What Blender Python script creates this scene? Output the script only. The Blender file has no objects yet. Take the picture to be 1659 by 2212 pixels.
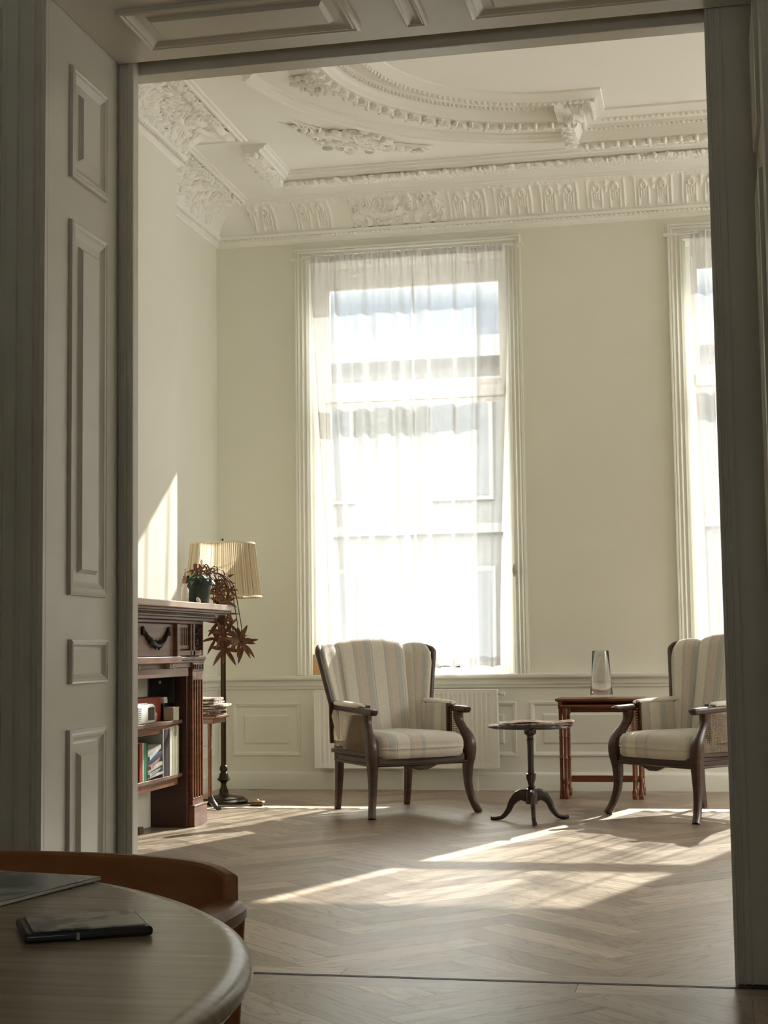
import bpy, bmesh, math, random
from math import sin, cos, pi, sqrt, atan2, radians
from mathutils import Vector, Matrix, noise
random.seed(7)
S = bpy.context.scene
COL = S.collection

# ------------------------------------------------------------------ camera, light, exposure
cam = bpy.data.cameras.new('camera'); camo = bpy.data.objects.new('camera', cam); COL.objects.link(camo)
YAW, PIT, ROL = radians(11.784), radians(5.081), radians(-.759)
fwd = Vector((-sin(YAW)*cos(PIT), cos(YAW)*cos(PIT), sin(PIT)))
rgt = Vector((cos(YAW), sin(YAW), 0)); upv = rgt.cross(fwd)
r2 = rgt*cos(ROL)+upv*sin(ROL); u2 = upv*cos(ROL)-rgt*sin(ROL)
camo.matrix_world = Matrix(((r2.x, u2.x, -fwd.x, 0), (r2.y, u2.y, -fwd.y, 0), (r2.z, u2.z, -fwd.z, 1.0), (0, 0, 0, 1)))
cam.sensor_fit = 'VERTICAL'; cam.sensor_height = 24.0; cam.lens = 24.0*3323/2212
cam.clip_start = .05; cam.clip_end = 300
S.camera = camo

S.view_settings.view_transform = 'Standard'; S.view_settings.look = 'None'
S.view_settings.gamma = 1.0; S.view_settings.use_curve_mapping = False
S.view_settings.exposure = 0.15
SKY_STRENGTH = 19.0
SUN_STRENGTH = 31.0
wld = bpy.data.worlds.new('sky'); S.world = wld; wld.use_nodes = True
wn = wld.node_tree; wn.nodes.clear()
wo = wn.nodes.new('ShaderNodeOutputWorld'); wb = wn.nodes.new('ShaderNodeBackground')
wt = wn.nodes.new('ShaderNodeTexCoord'); wsx = wn.nodes.new('ShaderNodeSeparateXYZ'); wr = wn.nodes.new('ShaderNodeValToRGB')
wn.links.new(wt.outputs['Generated'], wsx.inputs[0]); wn.links.new(wsx.outputs['Z'], wr.inputs[0])
wr.color_ramp.elements[0].position = .10; wr.color_ramp.elements[0].color = (.055, .058, .062, 1)
_e = wr.color_ramp.elements.new(.22); _e.color = (.048, .056, .066, 1); _e = wr.color_ramp.elements.new(.42); _e.color = (1.0, .97, .90, 1)
wr.color_ramp.elements[3].position = .8; wr.color_ramp.elements[3].color = (.72, .80, .90, 1)
wn.links.new(wr.outputs[0], wb.inputs[0]); wb.inputs[1].default_value = SKY_STRENGTH
wn.links.new(wb.outputs[0], wo.inputs[0])

sun = bpy.data.lights.new('sun', 'SUN'); suno = bpy.data.objects.new('sun', sun); COL.objects.link(suno)
sd = Vector((-.354, -1.0, -.72))            # from the window down to the floor, towards the camera's left
suno.rotation_euler = sd.to_track_quat('-Z', 'Y').to_euler(); suno.location = (4, 16, 9)
sun.energy = SUN_STRENGTH; sun.angle = radians(.6); sun.color = (1.0, .95, .87)

YB = 10.87; XRW = 4.82
OPEN = [(-2.825, -1.33), (-.10, 1.395), (2.625, 4.12)]
for i, (a, b) in enumerate(OPEN):
    l = bpy.data.lights.new('window_portal', 'AREA'); lo = bpy.data.objects.new('window_portal', l); COL.objects.link(lo)
    l.shape = 'RECTANGLE'; l.size = b-a; l.size_y = 3.1; l.cycles.is_portal = True
    lo.location = ((a+b)/2, 11.24, 2.35); lo.rotation_euler = (radians(-90), 0, 0)
for nm, sx_, sy_, loc, rot in (('side', 2.4, 3.07, (XRW+.26, 9.2, 2.335), (radians(90), 0, radians(90))), ('rear', 1.4, 1.3, (.3, -2.56, 1.65), (radians(90), 0, 0))):  # portals for the two added, unseen windows
    l = bpy.data.lights.new('window_portal', 'AREA'); lo = bpy.data.objects.new('window_portal', l); COL.objects.link(lo)
    l.shape = 'RECTANGLE'; l.size = sx_; l.size_y = sy_; l.cycles.is_portal = True; lo.location = loc; lo.rotation_euler = rot
cy = S.cycles
cy.use_denoising = True
cy.max_bounces = 14; cy.diffuse_bounces = 7; cy.glossy_bounces = 4; cy.transmission_bounces = 8; cy.transparent_max_bounces = 16
cy.sample_clamp_indirect = 8.0
cy.caustics_reflective = False; cy.caustics_refractive = False

# ------------------------------------------------------------------ materials
def mat(name, col, rough=.6, metal=0, spec=.5, coat=0):
    m = bpy.data.materials.new(name); m.use_nodes = True
    p = m.node_tree.nodes['Principled BSDF']
    p.inputs['Base Color'].default_value = (*col, 1); p.inputs['Roughness'].default_value = rough
    p.inputs['Metallic'].default_value = metal; p.inputs['Specular IOR Level'].default_value = spec
    p.inputs['Coat Weight'].default_value = coat; p.inputs['Coat Roughness'].default_value = .12
    return m
def N(m, t, **k):
    n = m.node_tree.nodes.new(t)
    for a, b in k.items(): setattr(n, a, b)
    return n
def L(m, a, b): m.node_tree.links.new(a, b)
def P(m): return m.node_tree.nodes['Principled BSDF']
def noisy(name, c1, c2, scale=(8, 8, 8), rough=.6, bump=0, detail=4, coat=0, spec=.5, coord='Object', lo=.3, hi=.7, dist=0.0, bscale=None):
    m = mat(name, c1, rough, 0, spec, coat)
    tc = N(m, 'ShaderNodeTexCoord'); mp = N(m, 'ShaderNodeMapping'); nz = N(m, 'ShaderNodeTexNoise'); rp = N(m, 'ShaderNodeValToRGB')
    mp.inputs['Scale'].default_value = scale; nz.inputs['Scale'].default_value = 1; nz.inputs['Detail'].default_value = detail
    nz.inputs['Distortion'].default_value = dist
    L(m, tc.outputs[coord], mp.inputs[0]); L(m, mp.outputs[0], nz.inputs['Vector']); L(m, nz.outputs['Fac'], rp.inputs[0])
    rp.color_ramp.elements[0].position = lo; rp.color_ramp.elements[0].color = (*c1, 1)
    rp.color_ramp.elements[1].position = hi; rp.color_ramp.elements[1].color = (*c2, 1)
    L(m, rp.outputs[0], P(m).inputs['Base Color'])
    if bump:
        b = N(m, 'ShaderNodeBump'); b.inputs['Strength'].default_value = bump; b.inputs['Distance'].default_value = .002
        if bscale:
            n2 = N(m, 'ShaderNodeTexNoise'); n2.inputs['Scale'].default_value = bscale; L(m, tc.outputs[coord], n2.inputs['Vector']); L(m, n2.outputs['Fac'], b.inputs['Height'])
        else: L(m, nz.outputs['Fac'], b.inputs['Height'])
        L(m, b.outputs[0], P(m).inputs['Normal'])
    return m
M = {}
M['wall'] = noisy('wall_paint', (.795, .79, .705), (.775, .77, .685), (3, 3, 3), .75, .15, bscale=220, spec=.25)
M['plaster'] = noisy('ceiling_plaster', (.89, .885, .835), (.87, .865, .815), (2, 2, 2), .8, 0, spec=.2)
M['trim'] = noisy('cream_gloss_paint', (.77, .765, .69), (.75, .745, .67), (4, 4, 4), .42, .08, bscale=60, spec=.4)
M['door'] = noisy('aged_gloss_paint', (.62, .60, .53), (.58, .56, .49), (3, 3, 5), .33, .15, bscale=45, spec=.5)
M['radiator'] = mat('radiator_enamel', (.78, .77, .72), .35)
M['whiteframe'] = mat('window_frame_paint', (.75, .73, .68), .4)
M['chairwood'] = noisy('walnut_stained_wood', (.028, .011, .005), (.065, .026, .011), (6, 6, 40), .38, .1, coat=.12)
M['tripodwood'] = noisy('dark_mahogany', (.012, .005, .004), (.03, .011, .008), (8, 8, 40), .25, 0, coat=.4)
M['nestwood'] = noisy('red_mahogany', (.13, .033, .010), (.21, .058, .018), (10, 10, 50), .32, .1, coat=.3)
M['mantel'] = noisy('mantel_oak', (.11, .036, .014), (.22, .085, .032), (7, 7, 45), .42, .12, coat=.08)
M['mantelh'] = noisy('mantel_oak_lengthwise', (.135, .068, .044), (.225, .125, .080), (20, 3, 45), .42, .12, coat=.08)
M['manteldark'] = noisy('mantel_oak_dark_and_shade', (.035, .011, .007), (.06, .02, .011), (7, 7, 45), .4, .1)  # dark oak parts, and shade painted into flutes, grooves and cornice strip
M['black'] = mat('black_lacquer', (.008, .008, .008), .35)
M['bronze'] = mat('dark_bronze', (.045, .035, .02), .38, .8)
M['iron'] = mat('blackened_iron', (.01, .009, .008), .45, .3)
M['nail'] = mat('brass_nailhead', (.5, .36, .16), .3, 1)
M['chrome'] = mat('chrome', (.7, .7, .68), .2, 1)
M['tabletop'] = noisy('table_oak_veneer', (.21, .16, .095), (.30, .235, .145), (3, 70, 30), .27, .12, coat=.08, detail=7)
M['tableedge'] = noisy('table_edge_oak', (.17, .115, .055), (.22, .15, .075), (10, 10, 40), .22, 0, coat=.4)
M['dchair'] = noisy('teak_wood', (.23, .085, .025), (.31, .125, .04), (14, 14, 40), .38, .1)
M['cane'] = mat('woven_cane', (.20, .125, .06), .55)
M['potgreen'] = mat('green_plastic', (.005, .020, .012), .5)
M['soil'] = noisy('potting_soil', (.02, .013, .008), (.07, .05, .035), (60, 60, 60), .9)
M['leaf'] = noisy('reddish_brown_leaf', (.15, .065, .035), (.27, .125, .065), (20, 20, 20), .38)
M['leafg'] = noisy('mottled_green_leaf', (.03, .06, .02), (.20, .25, .14), (30, 30, 30), .35)
M['stem'] = mat('plant_stem', (.05, .018, .01), .5)
M['ceramic'] = mat('white_ceramic', (.72, .70, .66), .3)
M['dry'] = mat('dried_twig', (.35, .19, .09), .7)
M['ply'] = noisy('pale_plywood', (.46, .27, .11), (.54, .33, .15), (3, 3, 50), .5)
M['cord'] = mat('cotton_cord', (.62, .60, .52), .8)
M['blackcord'] = mat('black_cable', (.012, .012, .012), .5)
M['brownplastic'] = mat('brown_bakelite', (.12, .07, .03), .35)
M['plasticw'] = mat('white_plastic', (.72, .72, .70), .35)
M['screen'] = mat('dark_lens', (.01, .01, .012), .12)
M['redbox'] = noisy('red_brown_leatherette', (.22, .035, .014), (.28, .05, .02), (30, 30, 30), .45)
M['pinkball'] = mat('pink_glaze', (.5, .2, .16), .15)
M['paper'] = mat('paper', (.78, .76, .70), .7)
def news(name, c):
    m = mat(name, c, .8); tc = N(m, 'ShaderNodeTexCoord'); b = N(m, 'ShaderNodeTexBrick'); mp = N(m, 'ShaderNodeMapping')
    mp.inputs['Scale'].default_value = (14, 14, 14); L(m, tc.outputs['Object'], mp.inputs[0]); L(m, mp.outputs[0], b.inputs['Vector'])
    n = N(m, 'ShaderNodeTexNoise'); n.inputs['Scale'].default_value = 40; n.inputs['Detail'].default_value = 5; L(m, tc.outputs['Object'], n.inputs['Vector'])
    r = N(m, 'ShaderNodeValToRGB'); r.color_ramp.elements[0].position = .40; r.color_ramp.elements[0].color = (.22, .17, .16, 1)
    r.color_ramp.elements[1].position = .52; r.color_ramp.elements[1].color = (*c, 1)
    L(m, n.outputs['Fac'], r.inputs[0]); L(m, r.outputs[0], P(m).inputs['Base Color']); return m
M['news'] = news('newsprint', (.66, .62, .55)); M['newspink'] = news('pink_newsprint', (.60, .43, .35))

# shade fabric: pleats carry bands of ivory, straw and brown around the axis
def shade_mat():
    m = mat('pleated_shade_fabric', (.6, .5, .3), .8, spec=.1)
    tc = N(m, 'ShaderNodeTexCoord'); sx = N(m, 'ShaderNodeSeparateXYZ'); at = N(m, 'ShaderNodeMath', operation='ARCTAN2')
    L(m, tc.outputs['Object'], sx.inputs[0]); L(m, sx.outputs['Y'], at.inputs[0]); L(m, sx.outputs['X'], at.inputs[1])
    cb = N(m, 'ShaderNodeCombineXYZ'); L(m, at.outputs[0], cb.inputs[0]); nz = N(m, 'ShaderNodeTexNoise'); nz.inputs['Scale'].default_value = 34; nz.inputs['Detail'].default_value = 4
    L(m, cb.outputs[0], nz.inputs['Vector']); r = N(m, 'ShaderNodeValToRGB'); e = r.color_ramp.elements
    e[0].position = .38; e[0].color = (.30, .19, .10, 1); e[1].position = .58; e[1].color = (.70, .65, .53, 1)
    k = e.new(.47); k.color = (.50, .40, .26, 1)
    L(m, nz.outputs['Fac'], r.inputs[0]); L(m, r.outputs[0], P(m).inputs['Base Color'])
    tr = N(m, 'ShaderNodeBsdfTranslucent'); mx = N(m, 'ShaderNodeMixShader'); mx.inputs[0].default_value = .4
    L(m, r.outputs[0], tr.inputs[0]); L(m, P(m).outputs[0], mx.inputs[1]); L(m, tr.outputs[0], mx.inputs[2])
    L(m, mx.outputs[0], m.node_tree.nodes['Material Output'].inputs[0]); return m
M['shade'] = shade_mat(); M['shadetrim'] = mat('ivory_braid', (.62, .54, .38), .8)

def stripe_mat():
    m = mat('striped_upholstery', (.6, .55, .45), .85, spec=.15)
    uv = N(m, 'ShaderNodeUVMap'); uv.uv_map = 'UVMap'; sx = N(m, 'ShaderNodeSeparateXYZ'); L(m, uv.outputs[0], sx.inputs[0])
    mu = N(m, 'ShaderNodeMath', operation='MULTIPLY'); mu.inputs[1].default_value = 1/.215; L(m, sx.outputs['X'], mu.inputs[0])
    ad = N(m, 'ShaderNodeMath', operation='ADD'); ad.inputs[1].default_value = 20.12; L(m, mu.outputs[0], ad.inputs[0])
    fr = N(m, 'ShaderNodeMath', operation='FRACT'); L(m, ad.outputs[0], fr.inputs[0])
    r = N(m, 'ShaderNodeValToRGB'); cr = r.color_ramp; cr.interpolation = 'LINEAR'
    cream = (.72, .68, .60); blue = (.50, .51, .48); pink = (.62, .55, .48); tan = (.50, .42, .34)
    pts = [(0, cream), (.27, cream), (.285, tan), (.30, blue), (.33, cream), (.35, blue), (.50, blue), (.515, tan), (.53, pink), (.74, pink), (.75, cream), (.77, tan), (.79, pink), (.87, blue), (.88, tan), (.90, cream), (.985, cream)]
    cr.elements[0].position = 0; cr.elements[0].color = (*pts[0][1], 1); cr.elements[1].position = 1; cr.elements[1].color = (*cream, 1)
    for q, c in pts[1:]:
        e = cr.elements.new(q); e.color = (*c, 1)
    L(m, fr.outputs[0], r.inputs[0])
    tc = N(m, 'ShaderNodeTexCoord'); nz = N(m, 'ShaderNodeTexNoise'); nz.inputs['Scale'].default_value = 90; nz.inputs['Detail'].default_value = 4; L(m, tc.outputs['Object'], nz.inputs['Vector'])
    mx = N(m, 'ShaderNodeMix', data_type='RGBA', blend_type='MULTIPLY'); mx.inputs[0].default_value = .22
    r3 = N(m, 'ShaderNodeValToRGB'); r3.color_ramp.elements[0].position = .35; r3.color_ramp.elements[0].color = (.6, .6, .6, 1); r3.color_ramp.elements[1].position = .6
    L(m, nz.outputs['Fac'], r3.inputs[0]); L(m, r.outputs[0], mx.inputs[6]); L(m, r3.outputs[0], mx.inputs[7]); L(m, mx.outputs[2], P(m).inputs['Base Color'])
    b = N(m, 'ShaderNodeBump'); b.inputs['Strength'].default_value = .3; b.inputs['Distance'].default_value = .001; L(m, nz.outputs['Fac'], b.inputs['Height']); L(m, b.outputs[0], P(m).inputs['Normal'])
    P(m).inputs['Sheen Weight'].default_value = .2
    return m
M['stripe'] = stripe_mat()

def sheer_mat():
    m = bpy.data.materials.new('sheer_voile'); m.use_nodes = True; nt = m.node_tree; nt.nodes.clear()
    o = N(m, 'ShaderNodeOutputMaterial'); t = N(m, 'ShaderNodeBsdfTransparent'); d = N(m, 'ShaderNodeBsdfDiffuse'); tl = N(m, 'ShaderNodeBsdfTranslucent')
    d.inputs[0].default_value = (.80, .79, .79, 1); tl.inputs[0].default_value = (.58, .59, .63, 1); t.inputs[0].default_value = (1, 1, 1, 1)
    mx = N(m, 'ShaderNodeMixShader'); mx.inputs[0].default_value = .13; L(m, d.outputs[0], mx.inputs[1]); L(m, tl.outputs[0], mx.inputs[2])
    lw = N(m, 'ShaderNodeLayerWeight'); lw.inputs[0].default_value = .5
    mr = N(m, 'ShaderNodeMapRange'); mr.inputs['From Min'].default_value = 0; mr.inputs['From Max'].default_value = .75; mr.inputs['To Min'].default_value = .51; mr.inputs['To Max'].default_value = .95
    L(m, lw.outputs['Facing'], mr.inputs['Value'])
    m2 = N(m, 'ShaderNodeMixShader'); L(m, mr.outputs[0], m2.inputs[0]); L(m, t.outputs[0], m2.inputs[1]); L(m, mx.outputs[0], m2.inputs[2]); L(m, m2.outputs[0], o.inputs[0])
    return m
M['sheer'] = sheer_mat()
def pane_mat():
    m = bpy.data.materials.new('window_glass'); m.use_nodes = True; nt = m.node_tree; nt.nodes.clear()
    o = N(m, 'ShaderNodeOutputMaterial'); t = N(m, 'ShaderNodeBsdfTransparent'); g = N(m, 'ShaderNodeBsdfGlossy'); g.inputs['Roughness'].default_value = .02
    f = N(m, 'ShaderNodeFresnel'); f.inputs[0].default_value = 1.45; mx = N(m, 'ShaderNodeMixShader'); t.inputs[0].default_value = (.95, .97, .96, 1)
    L(m, f.outputs[0], mx.inputs[0]); L(m, t.outputs[0], mx.inputs[1]); L(m, g.outputs[0], mx.inputs[2]); L(m, mx.outputs[0], o.inputs[0]); return m
M['pane'] = pane_mat()
def vase_mat():
    m = mat('clear_glass', (1, 1, 1), .0); P(m).inputs['Transmission Weight'].default_value = 1; P(m).inputs['IOR'].default_value = 1.45; return m
M['glass'] = vase_mat()

def floor_mat():
    m = mat('limed_oak_planks', (.4, .3, .22), .4, spec=.5, coat=.0)
    uv = N(m, 'ShaderNodeUVMap'); uv.uv_map = 'UVMap'; at = N(m, 'ShaderNodeAttribute'); at.attribute_name = 'tone'
    mp = N(m, 'ShaderNodeMapping'); mp.inputs['Scale'].default_value = (1.6, 26, 1); L(m, uv.outputs[0], mp.inputs[0])
    cb = N(m, 'ShaderNodeVectorMath', operation='MULTIPLY_ADD'); cb.inputs[1].default_value = (37, 91, 53); L(m, at.outputs['Color'], cb.inputs[0]); L(m, mp.outputs[0], cb.inputs[2])
    nz = N(m, 'ShaderNodeTexNoise'); nz.inputs['Scale'].default_value = 1; nz.inputs['Detail'].default_value = 5; nz.inputs['Distortion'].default_value = 1.2; L(m, cb.outputs[0], nz.inputs['Vector'])
    # cathedral rings
    mp2 = N(m, 'ShaderNodeMapping'); mp2.inputs['Scale'].default_value = (1.1, 7, 1); L(m, uv.outputs[0], mp2.inputs[0])
    cb2 = N(m, 'ShaderNodeVectorMath', operation='MULTIPLY_ADD'); cb2.inputs[1].default_value = (17, 31, 23); L(m, at.outputs['Color'], cb2.inputs[0]); L(m, mp2.outputs[0], cb2.inputs[2])
    n3 = N(m, 'ShaderNodeTexNoise'); n3.inputs['Scale'].default_value = 1; n3.inputs['Detail'].default_value = 2; L(m, cb2.outputs[0], n3.inputs['Vector'])
    ml = N(m, 'ShaderNodeMath', operation='MULTIPLY'); ml.inputs[1].default_value = 90; L(m, n3.outputs['Fac'], ml.inputs[0]); sn = N(m, 'ShaderNodeMath', operation='SINE'); L(m, ml.outputs[0], sn.inputs[0])
    rr = N(m, 'ShaderNodeMapRange'); rr.inputs['From Min'].default_value = .55; rr.inputs['From Max'].default_value = 1.0; L(m, sn.outputs[0], rr.inputs['Value'])
    base = N(m, 'ShaderNodeValToRGB'); e = base.color_ramp.elements
    e[0].position = 0; e[0].color = (.215, .16, .115, 1); e[1].position = 1; e[1].color = (.41, .335, .26, 1)
    sp = N(m, 'ShaderNodeSeparateXYZ'); L(m, at.outputs['Color'], sp.inputs[0]); L(m, sp.outputs[0], base.inputs[0])
    g = N(m, 'ShaderNodeValToRGB'); g.color_ramp.elements[0].position = .32; g.color_ramp.elements[0].color = (.72, .69, .66, 1); g.color_ramp.elements[1].position = .6; g.color_ramp.elements[1].color = (1.06, 1.05, 1.04, 1); L(m, nz.outputs['Fac'], g.inputs[0])
    mx = N(m, 'ShaderNodeMix', data_type='RGBA', blend_type='MULTIPLY'); mx.inputs[0].default_value = 1; L(m, base.outputs[0], mx.inputs[6]); L(m, g.outputs[0], mx.inputs[7])
    m4 = N(m, 'ShaderNodeMix', data_type='RGBA', blend_type='MULTIPLY'); m4.inputs[7].default_value = (.66, .62, .58, 1); f2 = N(m, 'ShaderNodeMath', operation='MULTIPLY'); f2.inputs[1].default_value = .85; L(m, rr.outputs[0], f2.inputs[0]); L(m, f2.outputs[0], m4.inputs[0]); L(m, mx.outputs[2], m4.inputs[6])
    L(m, m4.outputs[2], P(m).inputs['Base Color'])
    rg = N(m, 'ShaderNodeMapRange'); rg.inputs['To Min'].default_value = .27; rg.inputs['To Max'].default_value = .46; L(m, nz.outputs['Fac'], rg.inputs['Value']); L(m, rg.outputs[0], P(m).inputs['Roughness'])
    b = N(m, 'ShaderNodeBump'); b.inputs['Strength'].default_value = .12; b.inputs['Distance'].default_value = .001; ba = N(m, 'ShaderNodeMath', operation='SUBTRACT'); L(m, nz.outputs['Fac'], ba.inputs[0]); L(m, rr.outputs[0], ba.inputs[1]); L(m, ba.outputs[0], b.inputs['Height']); L(m, b.outputs[0], P(m).inputs['Normal'])
    return m
M['floor'] = floor_mat()
M['gap'] = mat('dark_joint', (.03, .022, .016), .7)
M['track'] = mat('brass_track_groove', (.02, .016, .012), .5)
M['facade'] = noisy('pale_brick_facade', (.17, .165, .155), (.15, .145, .135), (2, 2, 6), .9)
M['facadew'] = mat('white_facade_trim', (.22, .22, .21), .7)
M['facadeg'] = mat('pale_reflecting_pane', (.15, .155, .16), .3)
M['street'] = noisy('street_paving', (.30, .29, .27), (.24, .23, .22), (1, 1, 1), .9)
_c = {}
def flat(c, rough=.55):
    k = (tuple(round(x, 3) for x in c), rough)
    if k not in _c: _c[k] = noisy('cover_card', c, tuple(x*.8 for x in c), (25, 25, 25), rough)
    return _c[k]

# ------------------------------------------------------------------ mesh helpers
class MB:
    def __init__(s): s.v = []; s.f = []; s.uv = []; s.has = False
    def add(s, vs, fs, uvs=None):
        o = len(s.v); s.v += [tuple(v) for v in vs]; s.f += [tuple(i+o for i in f) for f in fs]
        if uvs: s.has = True; s.uv += uvs
        else: s.uv += [(0, 0)]*len(vs)
        return s
    def box(s, x0, x1, y0, y1, z0, z1, mx=None):
        vs = [Vector(p) for p in ((x0, y0, z0), (x1, y0, z0), (x1, y1, z0), (x0, y1, z0), (x0, y0, z1), (x1, y0, z1), (x1, y1, z1), (x0, y1, z1))]
        if mx: vs = [mx @ v for v in vs]
        return s.add(vs, [(0, 3, 2, 1), (4, 5, 6, 7), (0, 1, 5, 4), (1, 2, 6, 5), (2, 3, 7, 6), (3, 0, 4, 7)])
    def lathe(s, prof, cx=0, cy=0, n=28, mx=None, sx=1, sy=1):
        vs = []; fs = []
        for r, z in prof:
            for i in range(n):
                a = 2*pi*i/n; v = Vector((cx+r*cos(a)*sx, cy+r*sin(a)*sy, z)); vs.append(mx @ v if mx else v)
        for j in range(len(prof)-1):
            for i in range(n):
                k = (i+1) % n; fs.append((j*n+i, j*n+k, (j+1)*n+k, (j+1)*n+i))
        fs.append(tuple(range(n-1, -1, -1))); fs.append(tuple((len(prof)-1)*n+i for i in range(n)))
        return s.add(vs, fs)
    def tube(s, pts, rad, n=10, sq=None, caps=True, up=(0, 0, 1)):
        pts = [Vector(p) for p in pts]; vs = []; fs = []; m = len(pts); upv = Vector(up)
        if not hasattr(rad, '__len__'): rad = [rad]*m
        for i, p in enumerate(pts):
            t = (pts[min(i+1, m-1)]-pts[max(i-1, 0)]).normalized()
            a = upv.cross(t)
            if a.length < .05: a = Vector((1, 0, 0)).cross(t)
            a.normalize(); b = t.cross(a)
            r = rad[i]; ra, rb = (r if hasattr(r, '__len__') else (r, r))
            for k in range(n):
                an = 2*pi*(k+.5)/n; c, q = cos(an), sin(an)
                if sq:
                    e = sq; c = math.copysign(abs(c)**e, c); q = math.copysign(abs(q)**e, q)
                vs.append(p+a*ra*c+b*rb*q)
        for i in range(m-1):
            for k in range(n):
                k2 = (k+1) % n; fs.append((i*n+k, i*n+k2, (i+1)*n+k2, (i+1)*n+k))
        if caps: fs.append(tuple(range(n-1, -1, -1))); fs.append(tuple((m-1)*n+i for i in range(n)))
        return s.add(vs, fs)
    def prism(s, poly, d, fn):
        """poly in 2D (a,b), extruded 0..d mapped by fn(a,b,t)"""
        n = len(poly); vs = [fn(a, b, 0) for a, b in poly]+[fn(a, b, d) for a, b in poly]
        fs = [tuple(range(n-1, -1, -1)), tuple(range(n, 2*n))]+[(i, (i+1) % n, n+(i+1) % n, n+i) for i in range(n)]
        return s.add(vs, fs)
    def grid(s, fn, nu, nv, uvf=None, cu=False):
        vs = []; uv = []
        for j in range(nv+1):
            for i in range(nu+(0 if cu else 1)):
                u, v = i/nu, j/nv; vs.append(fn(u, v)); uv.append(uvf(u, v) if uvf else (0, 0))
        w = nu if cu else nu+1; fs = []
        for j in range(nv):
            for i in range(nu):
                k = (i+1) % w if cu else i+1
                fs.append((j*w+i, j*w+k, (j+1)*w+k, (j+1)*w+i))
        return s.add(vs, fs, uv if uvf else None)
    def blob(s, c, r, nu=8, nv=5, mx=None):
        vs = []; fs = []; c = Vector(c)
        for j in range(nv+1):
            ph = pi*j/nv-pi/2
            for i in range(nu):
                a = 2*pi*i/nu; v = Vector((r[0]*cos(a)*cos(ph), r[1]*sin(a)*cos(ph), r[2]*sin(ph)))
                if mx: v = mx @ v
                vs.append(c+v)
        for j in range(nv):
            for i in range(nu):
                k = (i+1) % nu; fs.append((j*nu+i, j*nu+k, (j+1)*nu+k, (j+1)*nu+i))
        return s.add(vs, fs)
    def sweep(s, path, prof, fn, closed=False, side=1):
        """path: 2D points; prof: (offset to the left of travel * side, depth); fn(a,b,depth)"""
        n = len(path); P2 = [Vector(p) for p in path]; rows = []
        for i in range(n):
            if closed: p0, p1, p2 = P2[i-1], P2[i], P2[(i+1) % n]
            else: p0, p1, p2 = P2[max(i-1, 0)], P2[i], P2[min(i+1, n-1)]
            d1 = (p1-p0); d2 = (p2-p1)
            if d1.length < 1e-9: d1 = d2
            if d2.length < 1e-9: d2 = d1
            d1 = d1.normalized(); d2 = d2.normalized(); n1 = Vector((-d1.y, d1.x)); n2 = Vector((-d2.y, d2.x)); mm = (n1+n2)
            mm = mm/max(mm.length_squared, .3)*2
            rows.append([fn(p1.x+mm.x*o*side, p1.y+mm.y*o*side, dd) for o, dd in prof])
        m = len(prof); vs = [v for r in rows for v in r]; fs = []
        for i in range(n if closed else n-1):
            k = (i+1) % n
            for j in range(m-1): fs.append((i*m+j, i*m+j+1, k*m+j+1, k*m+j))
        if not closed: fs.append(tuple(range(m))); fs.append(tuple((n-1)*m+j for j in range(m-1, -1, -1)))
        return s.add(vs, fs)
    def build(s, name, m, parent=None, bevel=0, seg=2, smooth=40, sub=0, recalc=True):
        me = bpy.data.meshes.new(name); me.from_pydata(s.v, [], s.f)
        if s.has:
            ul = me.uv_layers.new(name='UVMap')
            for lp in me.loops: ul.data[lp.index].uv = s.uv[lp.vertex_index]
        if recalc:
            b = bmesh.new(); b.from_mesh(me); bmesh.ops.recalc_face_normals(b, faces=b.faces[:]); b.to_mesh(me); b.free()
        me.materials.append(m)
        if smooth:
            for p in me.polygons: p.use_smooth = True
            me.set_sharp_from_angle(angle=radians(smooth))
        o = bpy.data.objects.new(name, me); COL.objects.link(o)
        if parent: o.parent = parent
        if bevel:
            bm_ = o.modifiers.new('bevel', 'BEVEL'); bm_.width = bevel; bm_.segments = seg; bm_.limit_method = 'ANGLE'; bm_.angle_limit = radians(50)
        if sub:
            sm = o.modifiers.new('sub', 'SUBSURF'); sm.levels = sub; sm.render_levels = sub
        return o
def struct(o): o['kind'] = 'structure'; return o
def tag(o, label, cat, group=None):
    o['label'] = label; o['category'] = cat
    if group: o['group'] = group
    return o
def thing(name, label, cat, loc=(0, 0, 0), rz=0, group=None):
    o = bpy.data.objects.new(name, None); COL.objects.link(o); o.location = loc; o.rotation_euler = (0, 0, rz)
    o.empty_display_size = .1
    return tag(o, label, cat, group)
def copy_tree(o, parent=None):
    c = o.copy(); COL.objects.link(c)
    if parent: c.parent = parent
    for ch in [x for x in list(bpy.data.objects) if x.parent == o]: copy_tree(ch, c)
    return c
def smoothpath(pts, n=6):
    """Catmull-Rom through control points of any dimension"""
    out = []; m = len(pts)
    for i in range(m-1):
        p0, p1, p2, p3 = pts[max(i-1, 0)], pts[i], pts[i+1], pts[min(i+2, m-1)]
        for k in range(n):
            t = k/n
            out.append(tuple(.5*((2*b)+(-a+c)*t+(2*a-5*b+4*c-d)*t*t+(-a+3*b-3*c+d)*t**3) for a, b, c, d in zip(p0, p1, p2, p3)))
    out.append(tuple(pts[-1])); return out
fBACK = lambda a, b, d: Vector((a, YB-d, b))          # on the window wall
XL, XBR, YBR, YN, ZC = -3.53, -3.155, 8.93, 4.865, 4.275
XR = 4.82
fCEIL = lambda a, b, d: Vector((a, b, ZC-d))

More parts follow.
